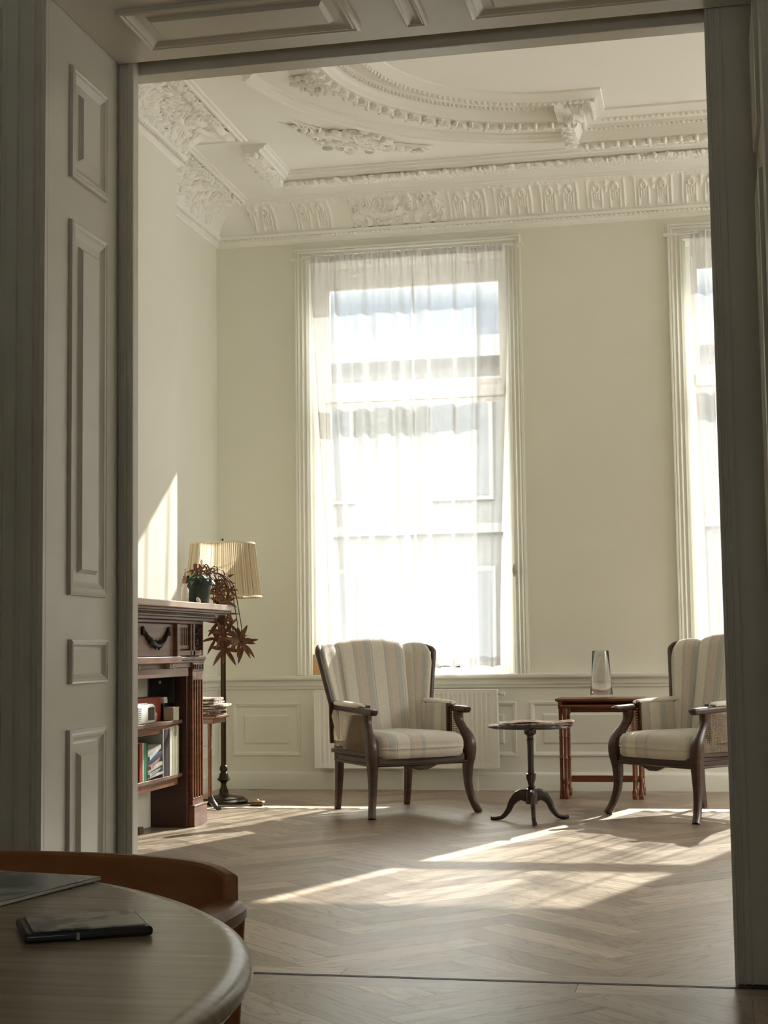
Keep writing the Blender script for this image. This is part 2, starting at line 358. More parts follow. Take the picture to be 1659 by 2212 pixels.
# ------------------------------------------------------------------ floor
def clip(poly, x0, x1, y0, y1):
    def cut(pl, ax, v, keep_gt):
        out = []
        for i in range(len(pl)):
            a, b = pl[i-1], pl[i]; ia = (a[0][ax] > v) == keep_gt; ib = (b[0][ax] > v) == keep_gt
            if ia != ib:
                t = (v-a[0][ax])/(b[0][ax]-a[0][ax]); out.append(tuple(tuple(p+(q-p)*t for p, q in zip(m, n)) for m, n in zip(a, b)))
            if ib: out.append(b)
        return out
    for ax, v, g in ((0, x0, True), (0, x1, False), (1, y0, True), (1, y1, False)):
        if not poly: return poly
        poly = cut(poly, ax, v, g)
    return poly
PW, PL = .14, .70
planks = []
def rectplank(x0, x1, y0, y1, alongx=True):
    g = .0009; t = (random.random(), random.random(), random.random())
    q = [(x0+g, y0+g), (x1-g, y0+g), (x1-g, y1-g), (x0+g, y1-g)]
    uv = [((x, y) if alongx else (y, x)) for x, y in q]
    planks.append(([Vector((x, y, 0)) for x, y in q], uv, t))
def herring(x0, x1, y0, y1, ax, ay):
    """45 degree herringbone whose spines run towards the windows; (ax, ay) is one plank corner on a spine"""
    g = .0007; c = sqrt(.5)
    def rot(p): return (ax+(p[0]-p[1])*c, ay+(p[0]+p[1])*c)
    R_ = int((abs(x1-x0)+abs(y1-y0))/PW)+8
    for m_ in range(-9, 10):
        for k in range(-R_, R_):
            for kind in (0, 1):
                bx, by = k*PW+2*PL*m_, k*PW
                if kind == 0: q = (bx, bx+PL, by, by+PW)
                else: q = (bx+PL, bx+PL+PW, by+PW-PL, by+PW)
                cx_, cy_ = rot(((q[0]+q[1])/2, (q[2]+q[3])/2))
                if not (x0-.6 < cx_ < x1+.6 and y0-.6 < cy_ < y1+.6): continue
                a0, a1, b0, b1 = q[0]+g, q[1]-g, q[2]+g, q[3]-g
                loc = [(a0, b0), (a1, b0), (a1, b1), (a0, b1)]
                uvs = [((p[0]-q[0], p[1]-q[2]) if kind == 0 else (p[1]-q[2], p[0]-q[0])) for p in loc]
                pl = clip([(rot(p), u) for p, u in zip(loc, uvs)], x0, x1, y0, y1)
                if len(pl) >= 3:
                    planks.append(([Vector((p[0][0], p[0][1], 0)) for p in pl], [p[1] for p in pl], (random.random(), random.random(), random.random())))
herring(XL, XR, 4.815, YB, -.755-.485, 5.965)
herring(-3.2, .09, -2.3, 4.575, -.80, 4.3)
x = XL
while x < 1.2:
    l = random.uniform(.9, 1.5); rectplank(x, x+l, 4.715, 4.815); x += l
x = -3.2
while x < .1:
    l = random.uniform(1.2, 1.8); rectplank(x, min(x+l, 2.0), 4.575, 4.697); x += l
rectplank(1.2, XR, 4.715, 4.815)
for y in (-2.3, -.9, .7, 2.3, 3.6): rectplank(.09, .21, y, min(y+1.5, 4.575) if y < 3 else 4.575, False)
for x in (.21, .35, .49, .63, .77, .91, 1.05): rectplank(x, x+.14, -2.3, 4.575, False)
me = bpy.data.meshes.new('floor'); vs = []; fs = []; uvs = []; tn = []
for p, u, t in planks:
    o = len(vs); vs += [tuple(q) for q in p]; fs.append(tuple(range(o, o+len(p)))); uvs += u; tn += [t]*len(p)
me.from_pydata(vs, [], fs); ul = me.uv_layers.new(name='UVMap')
ca = me.color_attributes.new('tone', 'FLOAT_COLOR', 'POINT')
for lp in me.loops: ul.data[lp.index].uv = uvs[lp.vertex_index]
for i, t in enumerate(tn): ca.data[i].color = (*t, 1)
b = bmesh.new(); b.from_mesh(me)
for f in b.faces:
    if f.normal.z < 0: f.normal_flip()
b.to_mesh(me); b.free()
me.materials.append(M['floor']); fo = bpy.data.objects.new('floor', me); COL.objects.link(fo); struct(fo)
sf = MB().box(-3.9, 5.1, -2.6, 11.3, -.12, -.0025); so = sf.build('floor_joints', M['gap'], fo)
tr = MB().box(-1.86, .19, 4.697, 4.704, -.004, .0015).box(-1.86, .19, 4.710, 4.715, -.004, .0015)
tr.build('door_track', M['track'], fo)

# ------------------------------------------------------------------ walls of the far room
def wallmb(): return MB()
w = wallmb(); WT = 11.30
xs = [XL-.3]+[v for o in OPEN for v in o]+[XR+.3]
for i in range(0, len(xs), 2): w.box(xs[i], xs[i+1], YB, WT, -.1, 4.6)
for a, b_ in OPEN: w.box(a, b_, YB, WT, -.1, .80); w.box(a, b_, YB, WT, 3.87, 4.6)
struct(w.build('wall_back', M['wall'], smooth=0))
struct(MB().box(XL-.3, XL, YN-.1, YB+.01, -.1, 4.6).build('wall_left', M['wall'], smooth=0))
struct(MB().box(XL-.1, XBR, 6.87, YBR, -.0, 4.5).build('wall_chimney', M['wall'], bevel=.006, smooth=0))
m = MB(); WY = (8.0, 10.4)
m.box(XR, XR+.3, YN-.1, WY[0], -.1, 4.6).box(XR, XR+.3, WY[1], YB+.01, -.1, 4.6).box(XR, XR+.3, WY[0], WY[1], -.1, .80).box(XR, XR+.3, WY[0], WY[1], 3.87, 4.6)
struct(m.build('wall_right', M['wall'], smooth=0))
# added side-wall window, out of view, for extra daylight in the far room
m = MB()
for k in range(5): y_ = WY[0]+(WY[1]-WY[0]-.07)*k/4; m.box(XR+.1, XR+.18, y_, y_+.07, .80, 3.87)
for z_ in (.80, 2.86, 3.80): m.box(XR+.1, XR+.18, WY[0], WY[1], z_, z_+.07)
struct(m.build('window_4', M['whiteframe'], bevel=.003))
# partition between the rooms: near half, slot for the sliding doors, far half
JL, JR, ZS = -1.873, .19, 2.96
p = MB()
p.box(-4.0, JL, 4.16, 4.715, -.1, 4.6).box(JR, 5.1, 4.16, 4.715, -.1, 4.6).box(JL, JR, 4.16, 4.715, ZS, 4.6)
struct(p.build('wall_partition', M['door'], smooth=0, bevel=.003))
p = MB()
p.box(-4.0, -1.88, 4.785, YN, -.1, 4.6).box(.058, 5.1, 4.785, YN, -.1, 4.6).box(-1.88, .058, 4.785, YN, 2.945, 4.6)
p.box(-4.0, 5.1, 4.715, 4.785, 3.15, 4.6).box(-4.0, -3.0, 4.715, 4.785, -.1, 3.2).box(1.4, 5.1, 4.715, 4.785, -.1, 3.2)
struct(p.build('wall_partition_far', M['door'], smooth=0, bevel=.003))
struct(MB().box(-4.0, 5.2, -2.6, WT, ZC, ZC+.3).build('ceiling', M['plaster'], smooth=0))
# near room
struct(MB().box(-3.5, -3.2, -2.6, 4.2, -.1, 4.6).build('wall_near_left', M['wall'], smooth=0))
struct(MB().box(2.2, 2.5, -2.6, 4.2, -.1, 4.6).build('wall_near_right', M['wall'], smooth=0))
m = MB().box(-3.5, -.4, -2.6, -2.3, -.1, 4.6).box(1.0, 2.5, -2.6, -2.3, -.1, 4.6).box(-.4, 1.0, -2.6, -2.3, -.1, 1.0).box(-.4, 1.0, -2.6, -2.3, 2.3, 4.6)
struct(m.build('wall_rear', M['wall'], smooth=0))
m = MB().box(-.4, 1.0, -2.5, -2.44, 1.0, 1.07).box(-.4, 1.0, -2.5, -2.44, 2.23, 2.3).box(-.4, -.33, -2.5, -2.44, 1.0, 2.3).box(.93, 1.0, -2.5, -2.44, 1.0, 2.3).box(.17, .23, -2.5, -2.44, 1.0, 2.3)
struct(m.build('window_5', M['whiteframe'], bevel=.003))  # added window behind the camera, unseen, brightens the near room

# ------------------------------------------------------------------ panelled door reveal and soffit
def panel(mb, rect, fn, w=.035, h=.012, inner=None, ih=.010):
    a0, a1, b0, b1 = rect
    path = [(a0, b0), (a1, b0), (a1, b1), (a0, b1)]
    mb.sweep(path, [(0, 0), (.002, h*.8), (w*.25, h), (w*.4, h*.75), (w*.55, h*.8), (w*.75, h*.35), (w, .0)], fn, closed=True)
    if inner:
        i = inner; q = [(a0+i, b0+i), (a1-i, b0+i), (a1-i, b1-i), (a0+i, b1-i)]
        s_ = .012
        mb.sweep(q, [(-s_, 0), (0, ih)], fn, closed=True)
        n = len(mb.v); vs = [fn(x_, y_, ih) for x_, y_ in q]; mb.add(vs, [(0, 1, 2, 3)])
fJ = lambda a, b, d: Vector((JL+d, a, b))
fS = lambda a, b, d: Vector((a, b, ZS-d))
t = MB()
for z0, z1 in ((2.455, 2.81), (1.172, 2.325), (.10, .772)): panel(t, (4.316, 4.605, z0, z1), fJ, .045, .014, .082, .013)
panel(t, (4.326, 4.612, .906, 1.041), fJ, .03, .014)
struct(t.build('trim_1', M['door'], smooth=30))
t = MB(); fJR = lambda a, b, d: Vector((JR-d, a, b))
for z0, z1 in ((2.455, 2.81), (1.172, 2.325), (.906, 1.041), (.10, .772)): panel(t, (4.316, 4.605, z0, z1), fJR, .045, .014, .082, .013)
struct(t.build('trim_2', M['door'], smooth=30))
t = MB()
for a0, a1 in ((-1.72, -1.012), (-.66, .045)): panel(t, (a0, a1, 4.30, 4.605), fS, .045, .014, .085, .013)
panel(t, (-.872, -.80, 4.30, 4.612), fS, .03, .014)
struct(t.build('trim_3', M['door'], smooth=30))
# casing on the near face of the partition
t = MB(); fN = lambda a, b, d: Vector((a, 4.16-d, b))
prof = [(0, 0), (0, .018), (.012, .024), (.024, .018), (.03, .018), (.034, .026), (.066, .026), (.07, .020), (.082, .020), (.086, .028), (.12, .028), (.124, .022), (.138, .022), (.142, .032), (.17, .036), (.185, .050), (.205, .050), (.21, 0)]
t.sweep([(JR, 0), (JR, ZS), (JL, ZS), (JL, 0)], prof, fN, side=-1)
struct(t.build('trim_4', M['door'], smooth=30))

# sliding doors parked in the slot
def sliding(name, x0, x1, edge):
    r = bpy.data.objects.new(name, None); COL.objects.link(r); r['kind'] = 'structure'; r.location = (x0, 4.75, 0)
    def bb(x0_, x1_, y0, y1, z0, z1): return MB().box(x0_-r.location.x, x1_-r.location.x, y0-4.75, y1-4.75, z0, z1)
    bb(x0, x1, 4.727, 4.773, .006, 3.0).build('door_leaf', M['door'], r, bevel=.004)
    m = MB()
    s_ = 1 if edge == 'left' else -1
    e = x0 if edge == 'left' else x1
    for a, b_, dd in ((.0, .012, .006), (.022, .030, .004), (.046, .052, .004)):
        xa, xb = sorted((e+s_*a, e+s_*b_)); m.box(xa-x0, xb-x0, 4.727-dd-4.75, 4.73-4.75, .006, 3.0)
    m.build('edge_beading', M['door'], r, bevel=.002)
    return r
sliding('door_1', -2.80, -1.822, 'right')
sliding('door_2', .048, 1.05, 'left')

# ------------------------------------------------------------------ wainscot, rails, baseboards
def run(path, prof, name, closed=False, m='trim', side=1):
    t = MB(); t.sweep(path, prof, lambda a, b, d: Vector((a, b, d)), closed, side); return struct(t.build(name, M[m], smooth=35))
perim = [(XBR+.0, 6.87), (XBR, YBR), (XL, YBR), (XL, YB), (XR, YB), (XR, YN)]
railp = [(0, .715), (.012, .718), (.014, .735), (.022, .742), (.022, .772), (.034, .782), (.048, .786), (.052, .800), (.048, .812), (.0, .815)]
run([(XL, YBR), (XL, YB), (XR, YB), (XR, YN)], railp, 'trim_5', side=-1)
run([(XL, YBR), (XL, YB), (XR, YB), (XR, YN)], [(0, 0), (.018, 0), (.018, .105), (.014, .118), (.008, .125), (0, .125)], 'baseboard_back', side=-1)
t = MB()
for a0, a1 in ((-3.417, -2.905), (-2.80, -1.335), (-1.235, -.295), (-.10, 1.395), (1.51, 2.52), (2.625, 4.12)):
    panel(t, (a0, a1, .237, .617), fBACK, .032, .011, .095, .007)
struct(t.build('trim_6', M['trim'], smooth=30))
t = MB(); fLW = lambda a, b, d: Vector((XL+d, a, b))
panel(t, (9.05, 9.90, .237, .617), fLW, .032, .011, .095, .007); panel(t, (9.98, 10.77, .237, .617), fLW, .032, .011, .095, .007)
struct(t.build('trim_7', M['trim'], smooth=30))

# ------------------------------------------------------------------ windows, casings
casp = [(0, 0), (0, .012), (.010, .016), (.016, .010), (.030, .010), (.034, .018), (.040, .022), (.046, .016), (.058, .016), (.062, .026), (.070, .030), (.078, .026), (.082, .034), (.092, .036), (.095, .030), (.095, 0)]
for i, (a, b_) in enumerate(OPEN):
    t = MB(); t.sweep([(b_, .815), (b_, 3.867), (a, 3.867), (a, .815)], casp, fBACK, side=-1)
    struct(t.build('trim_%d' % (8+i), M['trim'], smooth=30))
def window(n, a, b_):
    r = bpy.data.objects.new('window_%d' % n, None); COL.objects.link(r); r['kind'] = 'structure'; r.location = (a, YB, 0)
    R = lambda m, *q: m.box(q[0]-a, q[1]-a, q[2]-YB, q[3]-YB, q[4], q[5])
    # sill board and lining
    m = MB(); R(m, a, b_, 10.86, 11.16, .795, .817); m.build('sill', M['whiteframe'], r, bevel=.004)
    m = MB(); R(m, a, a+.012, 10.87, 11.099, .818, 3.857); R(m, a+.012, a+.03, 10.93, 10.945, .818, 3.857); R(m, a+.012, a+.02, 11.03, 11.045, .818, 3.857)
    R(m, b_-.012, b_, 10.87, 11.099, .818, 3.857); R(m, b_-.03, b_-.012, 10.93, 10.945, .818, 3.857); R(m, a, b_, 10.87, 11.099, 3.858, 3.87); m.build('lining', M['trim'], r, bevel=.002)
    m = MB(); f0, f1 = 11.10, 11.18
    R(m, a, a+.07, f0, f1, .815, 3.87); R(m, b_-.07, b_, f0, f1, .815, 3.87); R(m, a+.07, b_-.07, f0+.001, f1-.001, 3.80, 3.87); R(m, a+.07, b_-.07, f0+.001, f1-.001, .815, .845)
    m.build('window_frame', M['whiteframe'], r, bevel=.004)
    m = MB(); R(m, a+.0705, b_-.0705, f0-.02, f1+.03, 2.842, 2.928); m.build('transom', M['whiteframe'], r, bevel=.004)
    m = None
    if 0: m.build('window_frame', M['whiteframe'], r, bevel=.004)
    gx0, gx1 = a+.105, b_-.105
    for nm, z0, z1 in (('upper_sash', 2.93, 3.80), ('lower_sash', .845, 2.84)):
        m = MB(); tt = .10 if nm[0] == 'u' else .035
        R(m, a+.071, gx0, 11.12, 11.165, z0+.001, z1-.001); R(m, gx1, b_-.071, 11.12, 11.165, z0+.001, z1-.001); R(m, gx0, gx1, 11.121, 11.164, z1-tt, z1-.001); R(m, gx0, gx1, 11.121, 11.164, z0+.001, z0+.045)
        s_ = m.build(nm, M['whiteframe'], r, bevel=.004)
        g = MB(); R(g, gx0, gx1, 11.140, 11.144, z0+.045, z1-tt); g.build('pane', M['pane'], s_, smooth=0)
        if nm[0] == 'l':
            h = MB(); xc = a+.07+.90
            h.tube([(xc-.085-a, 11.085-YB, .872), (xc+.085-a, 11.085-YB, .872)], .007, 10); h.tube([(xc-.09-a, 11.085-YB, .872), (xc-.05-a, 11.085-YB, .872)], .013, 10); h.tube([(xc+.05-a, 11.085-YB, .872), (xc+.09-a, 11.085-YB, .872)], .013, 10)
            h.box(xc-.07-a, xc-.06-a, 11.085-YB, 11.125-YB, .866, .878); h.box(xc+.06-a, xc+.07-a, 11.085-YB, 11.125-YB, .866, .878)
            h.build('sash_handle', M['iron'], s_)
    return r
for i, (a, b_) in enumerate(OPEN): window(i+1, a, b_)

# ------------------------------------------------------------------ cornice, cove and ceiling mouldings
cpath = [(XBR, 6.87), (XBR, YBR), (XL, YBR), (XL, YB), (XR, YB), (XR, YN), (XL, YN), (XL, 6.87)]
run(cpath, [(0, 4.010), (.012, 4.014), (.014, 4.030), (.030, 4.040), (.034, 4.058), (.048, 4.064), (.052, 4.085), (.040, 4.092), (0, 4.096)], 'trim_11', closed=True, m='plaster', side=-1)
CE = .304
def covept(t_, dep=0):
    """0 at the wall, 1 at the ceiling: concave quarter ellipse; dep pushes into the room"""
    a = t_*pi/2; ox = .035+(CE-.035)*(1-cos(a)); z = 4.09+(ZC-.012-4.09)*sin(a)
    nx, nz = cos(a)*1.0, -sin(a)*1.0
    # inward normal of the concave face
    return ox+dep*cos(a), z-dep*sin(a)
run(cpath, [covept(k/12) for k in range(13)]+[(CE+.004, ZC-.022), (CE+.020, ZC-.022), (CE+.024, ZC-.012), (CE+.045, ZC-.012), (CE+.05, ZC)], 'trim_12', closed=True, m='plaster', side=-1)
# beaded course under the cove
t = MB()
x = XL+.06
while x < 1.1:
    t.blob((x, YB-.046, 4.052), (.013, .010, .010), 6, 4); x += .034
y = YBR+.06
while y < YB-.05: t.blob((XL+.046, y, 4.052), (.010, .013, .010), 6, 4); y += .034
y = 7.0
while y < YBR+.04: t.blob((XBR+.046, y, 4.052), (.012, .015, .014), 6, 4); y += .04
struct(t.build('trim_13', M['plaster']))

def sstep(a, b, x):
    t_ = max(0, min(1, (x-a)/(b-a))); return t_*t_*(3-2*t_)
def bump1(x, c, w): return math.exp(-((x-c)/w)**2)
cells = [(-3.17, .42), (-2.75, .42)]+[(-1.60+.33*k, .33) for k in range(8)]
def relief_back(X, v):
    h = 0
    for c, wd in cells:
        d = X-c
        if abs(d) > wd/2: continue
        e = abs(d)/(wd/2)
        h += .009*bump1(abs(d), .066, .004)*0
        # vertical ribs beneath, rosettes in the middle band, drop of husks between them
        for rx in (.030, .100, .128): h += .008*bump1(abs(d), rx, .006)*sstep(.05, .10, v)*(1-sstep(.50, .60, v) if rx < .12 else 1-sstep(.80, .88, v))
        rr = sqrt((abs(d)-.066)**2+((v-.62)*.17)**2)
        h += .011*bump1(rr, .019, .006)+.008*bump1(rr, 0, .008)
        for hx in (.05, .066, .082): h += .009*bump1(abs(d), hx, .005)*sstep(.22, .30, v)*(1-sstep(.44, .5, v))
        h += .015*bump1(d, 0, .016)*bump1(v, .72, .07)+.012*bump1(d, 0, .010)*bump1(v, .55, .06)
        h += .006*sstep(.86, .9, v)*bump1(e, 0, .5)
        break
    else:
        pass
    # scrolled centrepiece over the window
    d = X+2.13
    if abs(d) < .40:
        q = abs(d); m_ = 1-sstep(.30, .40, q)
        for cx_, cv, R_ in ((.10, .55, .045), (.21, .62, .035), (.30, .5, .03)):
            rr = sqrt((q-cx_)**2+((v-cv)*.2)**2); an = atan2((v-cv)*.2, q-cx_)
            h += m_*.014*bump1(rr, 0, R_)*(.55+.45*sin(rr*330+an*2))
        h += .02*bump1(q, 0, .035)*bump1(v, .55, .22)+m_*.009*(noise.noise(Vector((X*22, v*5, 3))) > .08)
    h += .005*abs(noise.noise(Vector((X*30, v*4, 0))))*sstep(.82, .88, v)*(1-sstep(.97, 1, v))*2
    return h
t = MB(); NX = 760
def fcb(u, v):
    X = XL+.30+u*4.3; a = .02+v*.975; h = 1.7*relief_back(X, a)*(1-sstep(.90, 1, v)*.95); o, z = covept(a, .0015+h)
    Xc = max(X, XL+o)
    return Vector((Xc, YB-o, z))
t.grid(fcb, NX, 44); struct(t.build('trim_14', M['plaster'], recalc=False, smooth=60))
def leafy(s_, v, seed, ends):
    """acanthus: ridges fanning out from stems plus scattered berries"""
    h = 0; P_ = Vector((s_*5+seed, v*1.6, seed))
    wx = noise.noise(P_)*.5
    ph = (s_*34+v*9*(1 if int(s_*2.2+seed) % 2 else -1)+wx*9)
    h += .010*(.5+.5*sin(ph))*(.4+.6*abs(noise.noise(Vector((s_*9, v*3, seed+4)))))*1.3
    h += .012*max(0, noise.noise(Vector((s_*17, v*5, seed+9))))*1.5
    k = bump1(v, .88, .05); h += .010*k*(.5+.5*sin(s_*150))
    return h*sstep(.0, .05, v)*ends
t = MB()
def fcl(u, v):
    y = YBR-.02+u*(YB-YBR-.28); a = .02+v*.96; e = 1-sstep(.90, 1, u)*.6; o, z = covept(a, .001+1.9*leafy(y, a, 2.3, e)); return Vector((XL+o, min(y, YB-o), z))
t.grid(fcl, 300, 44)
def fcc(u, v):
    y = 7.3+u*(YBR+.02-7.3); a = .02+v*.98; y2 = y if u < .93 else y
    e = 1-sstep(.97, 1, u)*.7; o, z = covept(a, .001+2.3*leafy(y*1.15, a, 6.1, e)); return Vector((XBR+o, y+max(0, u-.8)/.2*(o*.95), z))
t.grid(fcc, 300, 44)
rl = random.Random(31)
def coveleaf(X0, y, v, ln, an):
    o, z = covept(v, .008); a = v*pi/2
    tx_ = Vector((sin(a), 0, cos(a))); ty_ = Vector((0, 1, 0)); nn = Vector((cos(a), 0, -sin(a)))
    d_ = (tx_*sin(an)+ty_*cos(an)); s2 = nn.cross(d_)
    R_ = Matrix((d_, s2, nn)).transposed()
    t.blob((X0+o, y, z), (ln*.5, ln*.17, ln*.20), 7, 4, R_)
for X0, ya, yb_ in ((XBR, 7.6, YBR+.02), (XL, YBR+.05, YB-.30)):
    k_ = int((yb_-ya)*190)
    for k in range(k_):
        y_ = rl.uniform(ya, yb_); v_ = rl.uniform(.12, .95); ph_ = (y_-ya)*5.2+v_*2.2
        coveleaf(X0, y_, v_, rl.uniform(.04, .085), 1.2+.9*sin(ph_)+rl.uniform(-.25, .25))
    y_ = ya
    while y_ < yb_:
        for q_ in (-.7, .1, .8): coveleaf(X0, y_+rl.uniform(-.01, .01), .93+rl.uniform(-.03, .03), .065, q_+rl.uniform(-.3, .3))
        y_ += .045
struct(t.build('trim_15', M['plaster'], recalc=False, smooth=60))

def leafrow(mb, pts, off, size, step, jit=.3, dz=.012, style='leaf', side=1):
    """small carved leaves along a polyline on the ceiling"""
    acc = 0; P2 = [Vector(p) for p in pts]
    for i in range(len(P2)-1):
        a, b2 = P2[i], P2[i+1]; d = b2-a; ln = d.length
        if ln < 1e-6: continue
        d = d/ln; n = Vector((-d.y, d.x))*side
        while acc < ln:
            c = a+d*acc+n*(off+random.uniform(-jit, jit)*size)
            an = atan2(d.y, d.x)+random.uniform(-.6, .6)*(3 if style == 'leaf' else .3)
            R_ = Matrix.Rotation(an, 3, 'Z') @ Matrix.Rotation(random.uniform(-.5, .5) if style == 'leaf' else 0, 3, 'X')
            if style == 'leaf': mb.blob((c.x, c.y, ZC-dz), (size*random.uniform(.5, .9), size*random.uniform(.22, .42), size*.30), 7, 4, R_)
            elif style == 'bead': mb.blob((c.x, c.y, ZC-dz), (size*.5, size*.5, size*.5), 6, 4, R_)
            elif style == 'acanthus':
                for q in (-.75, 0, .75):
                    R2 = Matrix.Rotation(atan2(n.y, n.x)+q, 3, 'Z') @ Matrix.Rotation(.25, 3, 'Y')
                    mb.blob((c.x+n.x*size*.3*cos(q)-d.x*size*.35*sin(q), c.y+n.y*size*.3*cos(q)-d.y*size*.35*sin(q), ZC-dz), (size*.45, size*.17, size*.22), 7, 4, R2)
                mb.blob((c.x, c.y, ZC-dz-.006), (size*.16, size*.16, size*.2), 6, 4)
            acc += step
        acc -= ln
def ceilmould(pts, prof, name, closed=False):
    t_ = MB(); t_.sweep(pts, prof, fCEIL, closed); return t_
CX0, CX1, CYC = -.75, 2.04, 7.92
def arc(cx_, cy_, r, a0, a1, n=40): return [(cx_+r*cos(radians(a0+(a1-a0)*k/n)), cy_+r*sin(radians(a0+(a1-a0)*k/n))) for k in range(n+1)]
def lobed(ra, notch, rs):
    """rectangle between two semicircular ends with a step at each junction (ra arc radius, rs half width of the straight part)"""
    q = notch
    p = [(CX1-q, CYC+rs), (CX0+q, CYC+rs), (CX0+q, CYC+ra)]
    p += arc(CX0, CYC, ra, 86, 274)[0:]
    p += [(CX0+q, CYC-ra), (CX0+q, CYC-rs), (CX1-q, CYC-rs), (CX1-q, CYC-ra)]
    p += arc(CX1, CYC, ra, 266, 454)
    p += [(CX1-q, CYC+ra)]
    return p
# outer rectangular frame: L-shaped lengths with cut ends
frame = [(-2.78, 9.36), (-2.78, 10.02), (3.9, 10.02)]
fprof = [(0, 0), (0, .034), (-.012, .040), (-.030, .036), (-.036, .026), (-.060, .024), (-.072, .012), (-.10, .010), (-.104, 0)]
t = ceilmould(frame, [(.095, 0), (.085, .03), (.07, .064), (0, .066), (-.004, .054), (-.030, .052), (-.038, .036), (-.060, .030), (-.066, .014), (-.080, .012), (-.080, 0)], 'f')
for q_ in (.004, .026, .050): leafrow(t, frame, q_, .062, .026, .25, .076, 'leaf', 1)
struct(t.build('trim_16', M['plaster']))
t = ceilmould(arc(CX0, CYC, 1.69, 172, 88, 48), [(0, 0), (0, .012), (.018, .018), (.026, .034), (.046, .040), (.050, .050), (.068, .050), (.072, 0)], 'a')
struct(t.build('trim_17', M['plaster']))
lp = lobed(1.22, .05, 1.66)
rprof = [(-.05, 0), (-.048, .05), (-.034, .098), (.030, .100), (.033, .090), (.050, .088), (.053, .078), (.064, .070), (.072, .050), (.084, .028), (.088, .022), (.112, .018), (.115, 0)]
t = ceilmould(lp, [(o-.06, d) for o, d in rprof], 'r', True)
leafrow(t, lp+[lp[0]], -.075, .105, .098, .02, .106, 'acanthus', 1)
leafrow(t, lp+[lp[0]], .040, .026, .030, 0, .024, 'bead', 1)
struct(t.build('trim_18', M['plaster']))
lp2 = lobed(1.00, .19, 1.36)
t = ceilmould(lp2, [(-.045, 0), (-.040, .042), (-.012, .044), (-.004, .038), (.012, .032), (.028, .016), (.040, .012), (.044, 0)], 'r', True)
leafrow(t, lp2+[lp2[0]], -.027, .030, .036, 0, .050, 'bead', 1)
struct(t.build('trim_19', M['plaster']))
# carved trophy in the spandrel: quiver, wreath, ribbons and leaf sprays
t = MB(); random.seed(21)
def pol(r_, deg, z=0): return (CX0+r_*cos(radians(deg)), CYC+r_*sin(radians(deg)), ZC-z)
for k in range(300):
    dg = random.gauss(130, 5.0); w_ = .085*math.exp(-((dg-130)/6)**2)+.010
    c = pol(2.03+random.gauss(0, w_), dg+3, .010+random.uniform(0, .018))
    R_ = Matrix.Rotation(radians(dg+90+random.uniform(-50, 50)), 3, 'Z') @ Matrix.Rotation(random.uniform(-.6, .6), 3, 'X')
    t.blob(c, (random.uniform(.022, .050), random.uniform(.008, .016), random.uniform(.014, .032)), 7, 4, R_)
for k in range(30):
    a = 2*pi*k/30; c = pol(2.14+.055*sin(a), 136+2.6*cos(a), .014); t.blob(c, (.015, .012, .014), 6, 4)
for dg0, sg in ((139, 1), (127, -1)):
    for k in range(5):
        d0 = dg0+sg*k*1.4
        for q_ in (-1, 1): t.tube([pol(2.02, d0, .012), pol(2.02+q_*.035, d0+sg*2.2, .010), pol(2.02+q_*.045, d0+sg*4.2, .003)], [.008, .007, .002], 5)
for r_, d0, d1 in ((1.96, 129, 140), (2.07, 127, 137), (1.99, 133, 125)):
    t.tube([pol(r_, d0, .022), pol(r_+.05, d1, .028)], [.026, .018], 8)
struct(t.build('trim_20', M['plaster']))
random.seed(5)
t = MB(); tx, ty = -2.13, 8.36
for k in range(90):
    R_ = Matrix.Rotation(random.uniform(0, pi), 3, 'Z'); t.blob((tx+random.gauss(0, .06), ty+random.gauss(0, .06), ZC-random.uniform(.01, .04)), (random.uniform(.02, .036), .012, .018), 7, 4, R_)
struct(t.build('trim_21', M['plaster']))

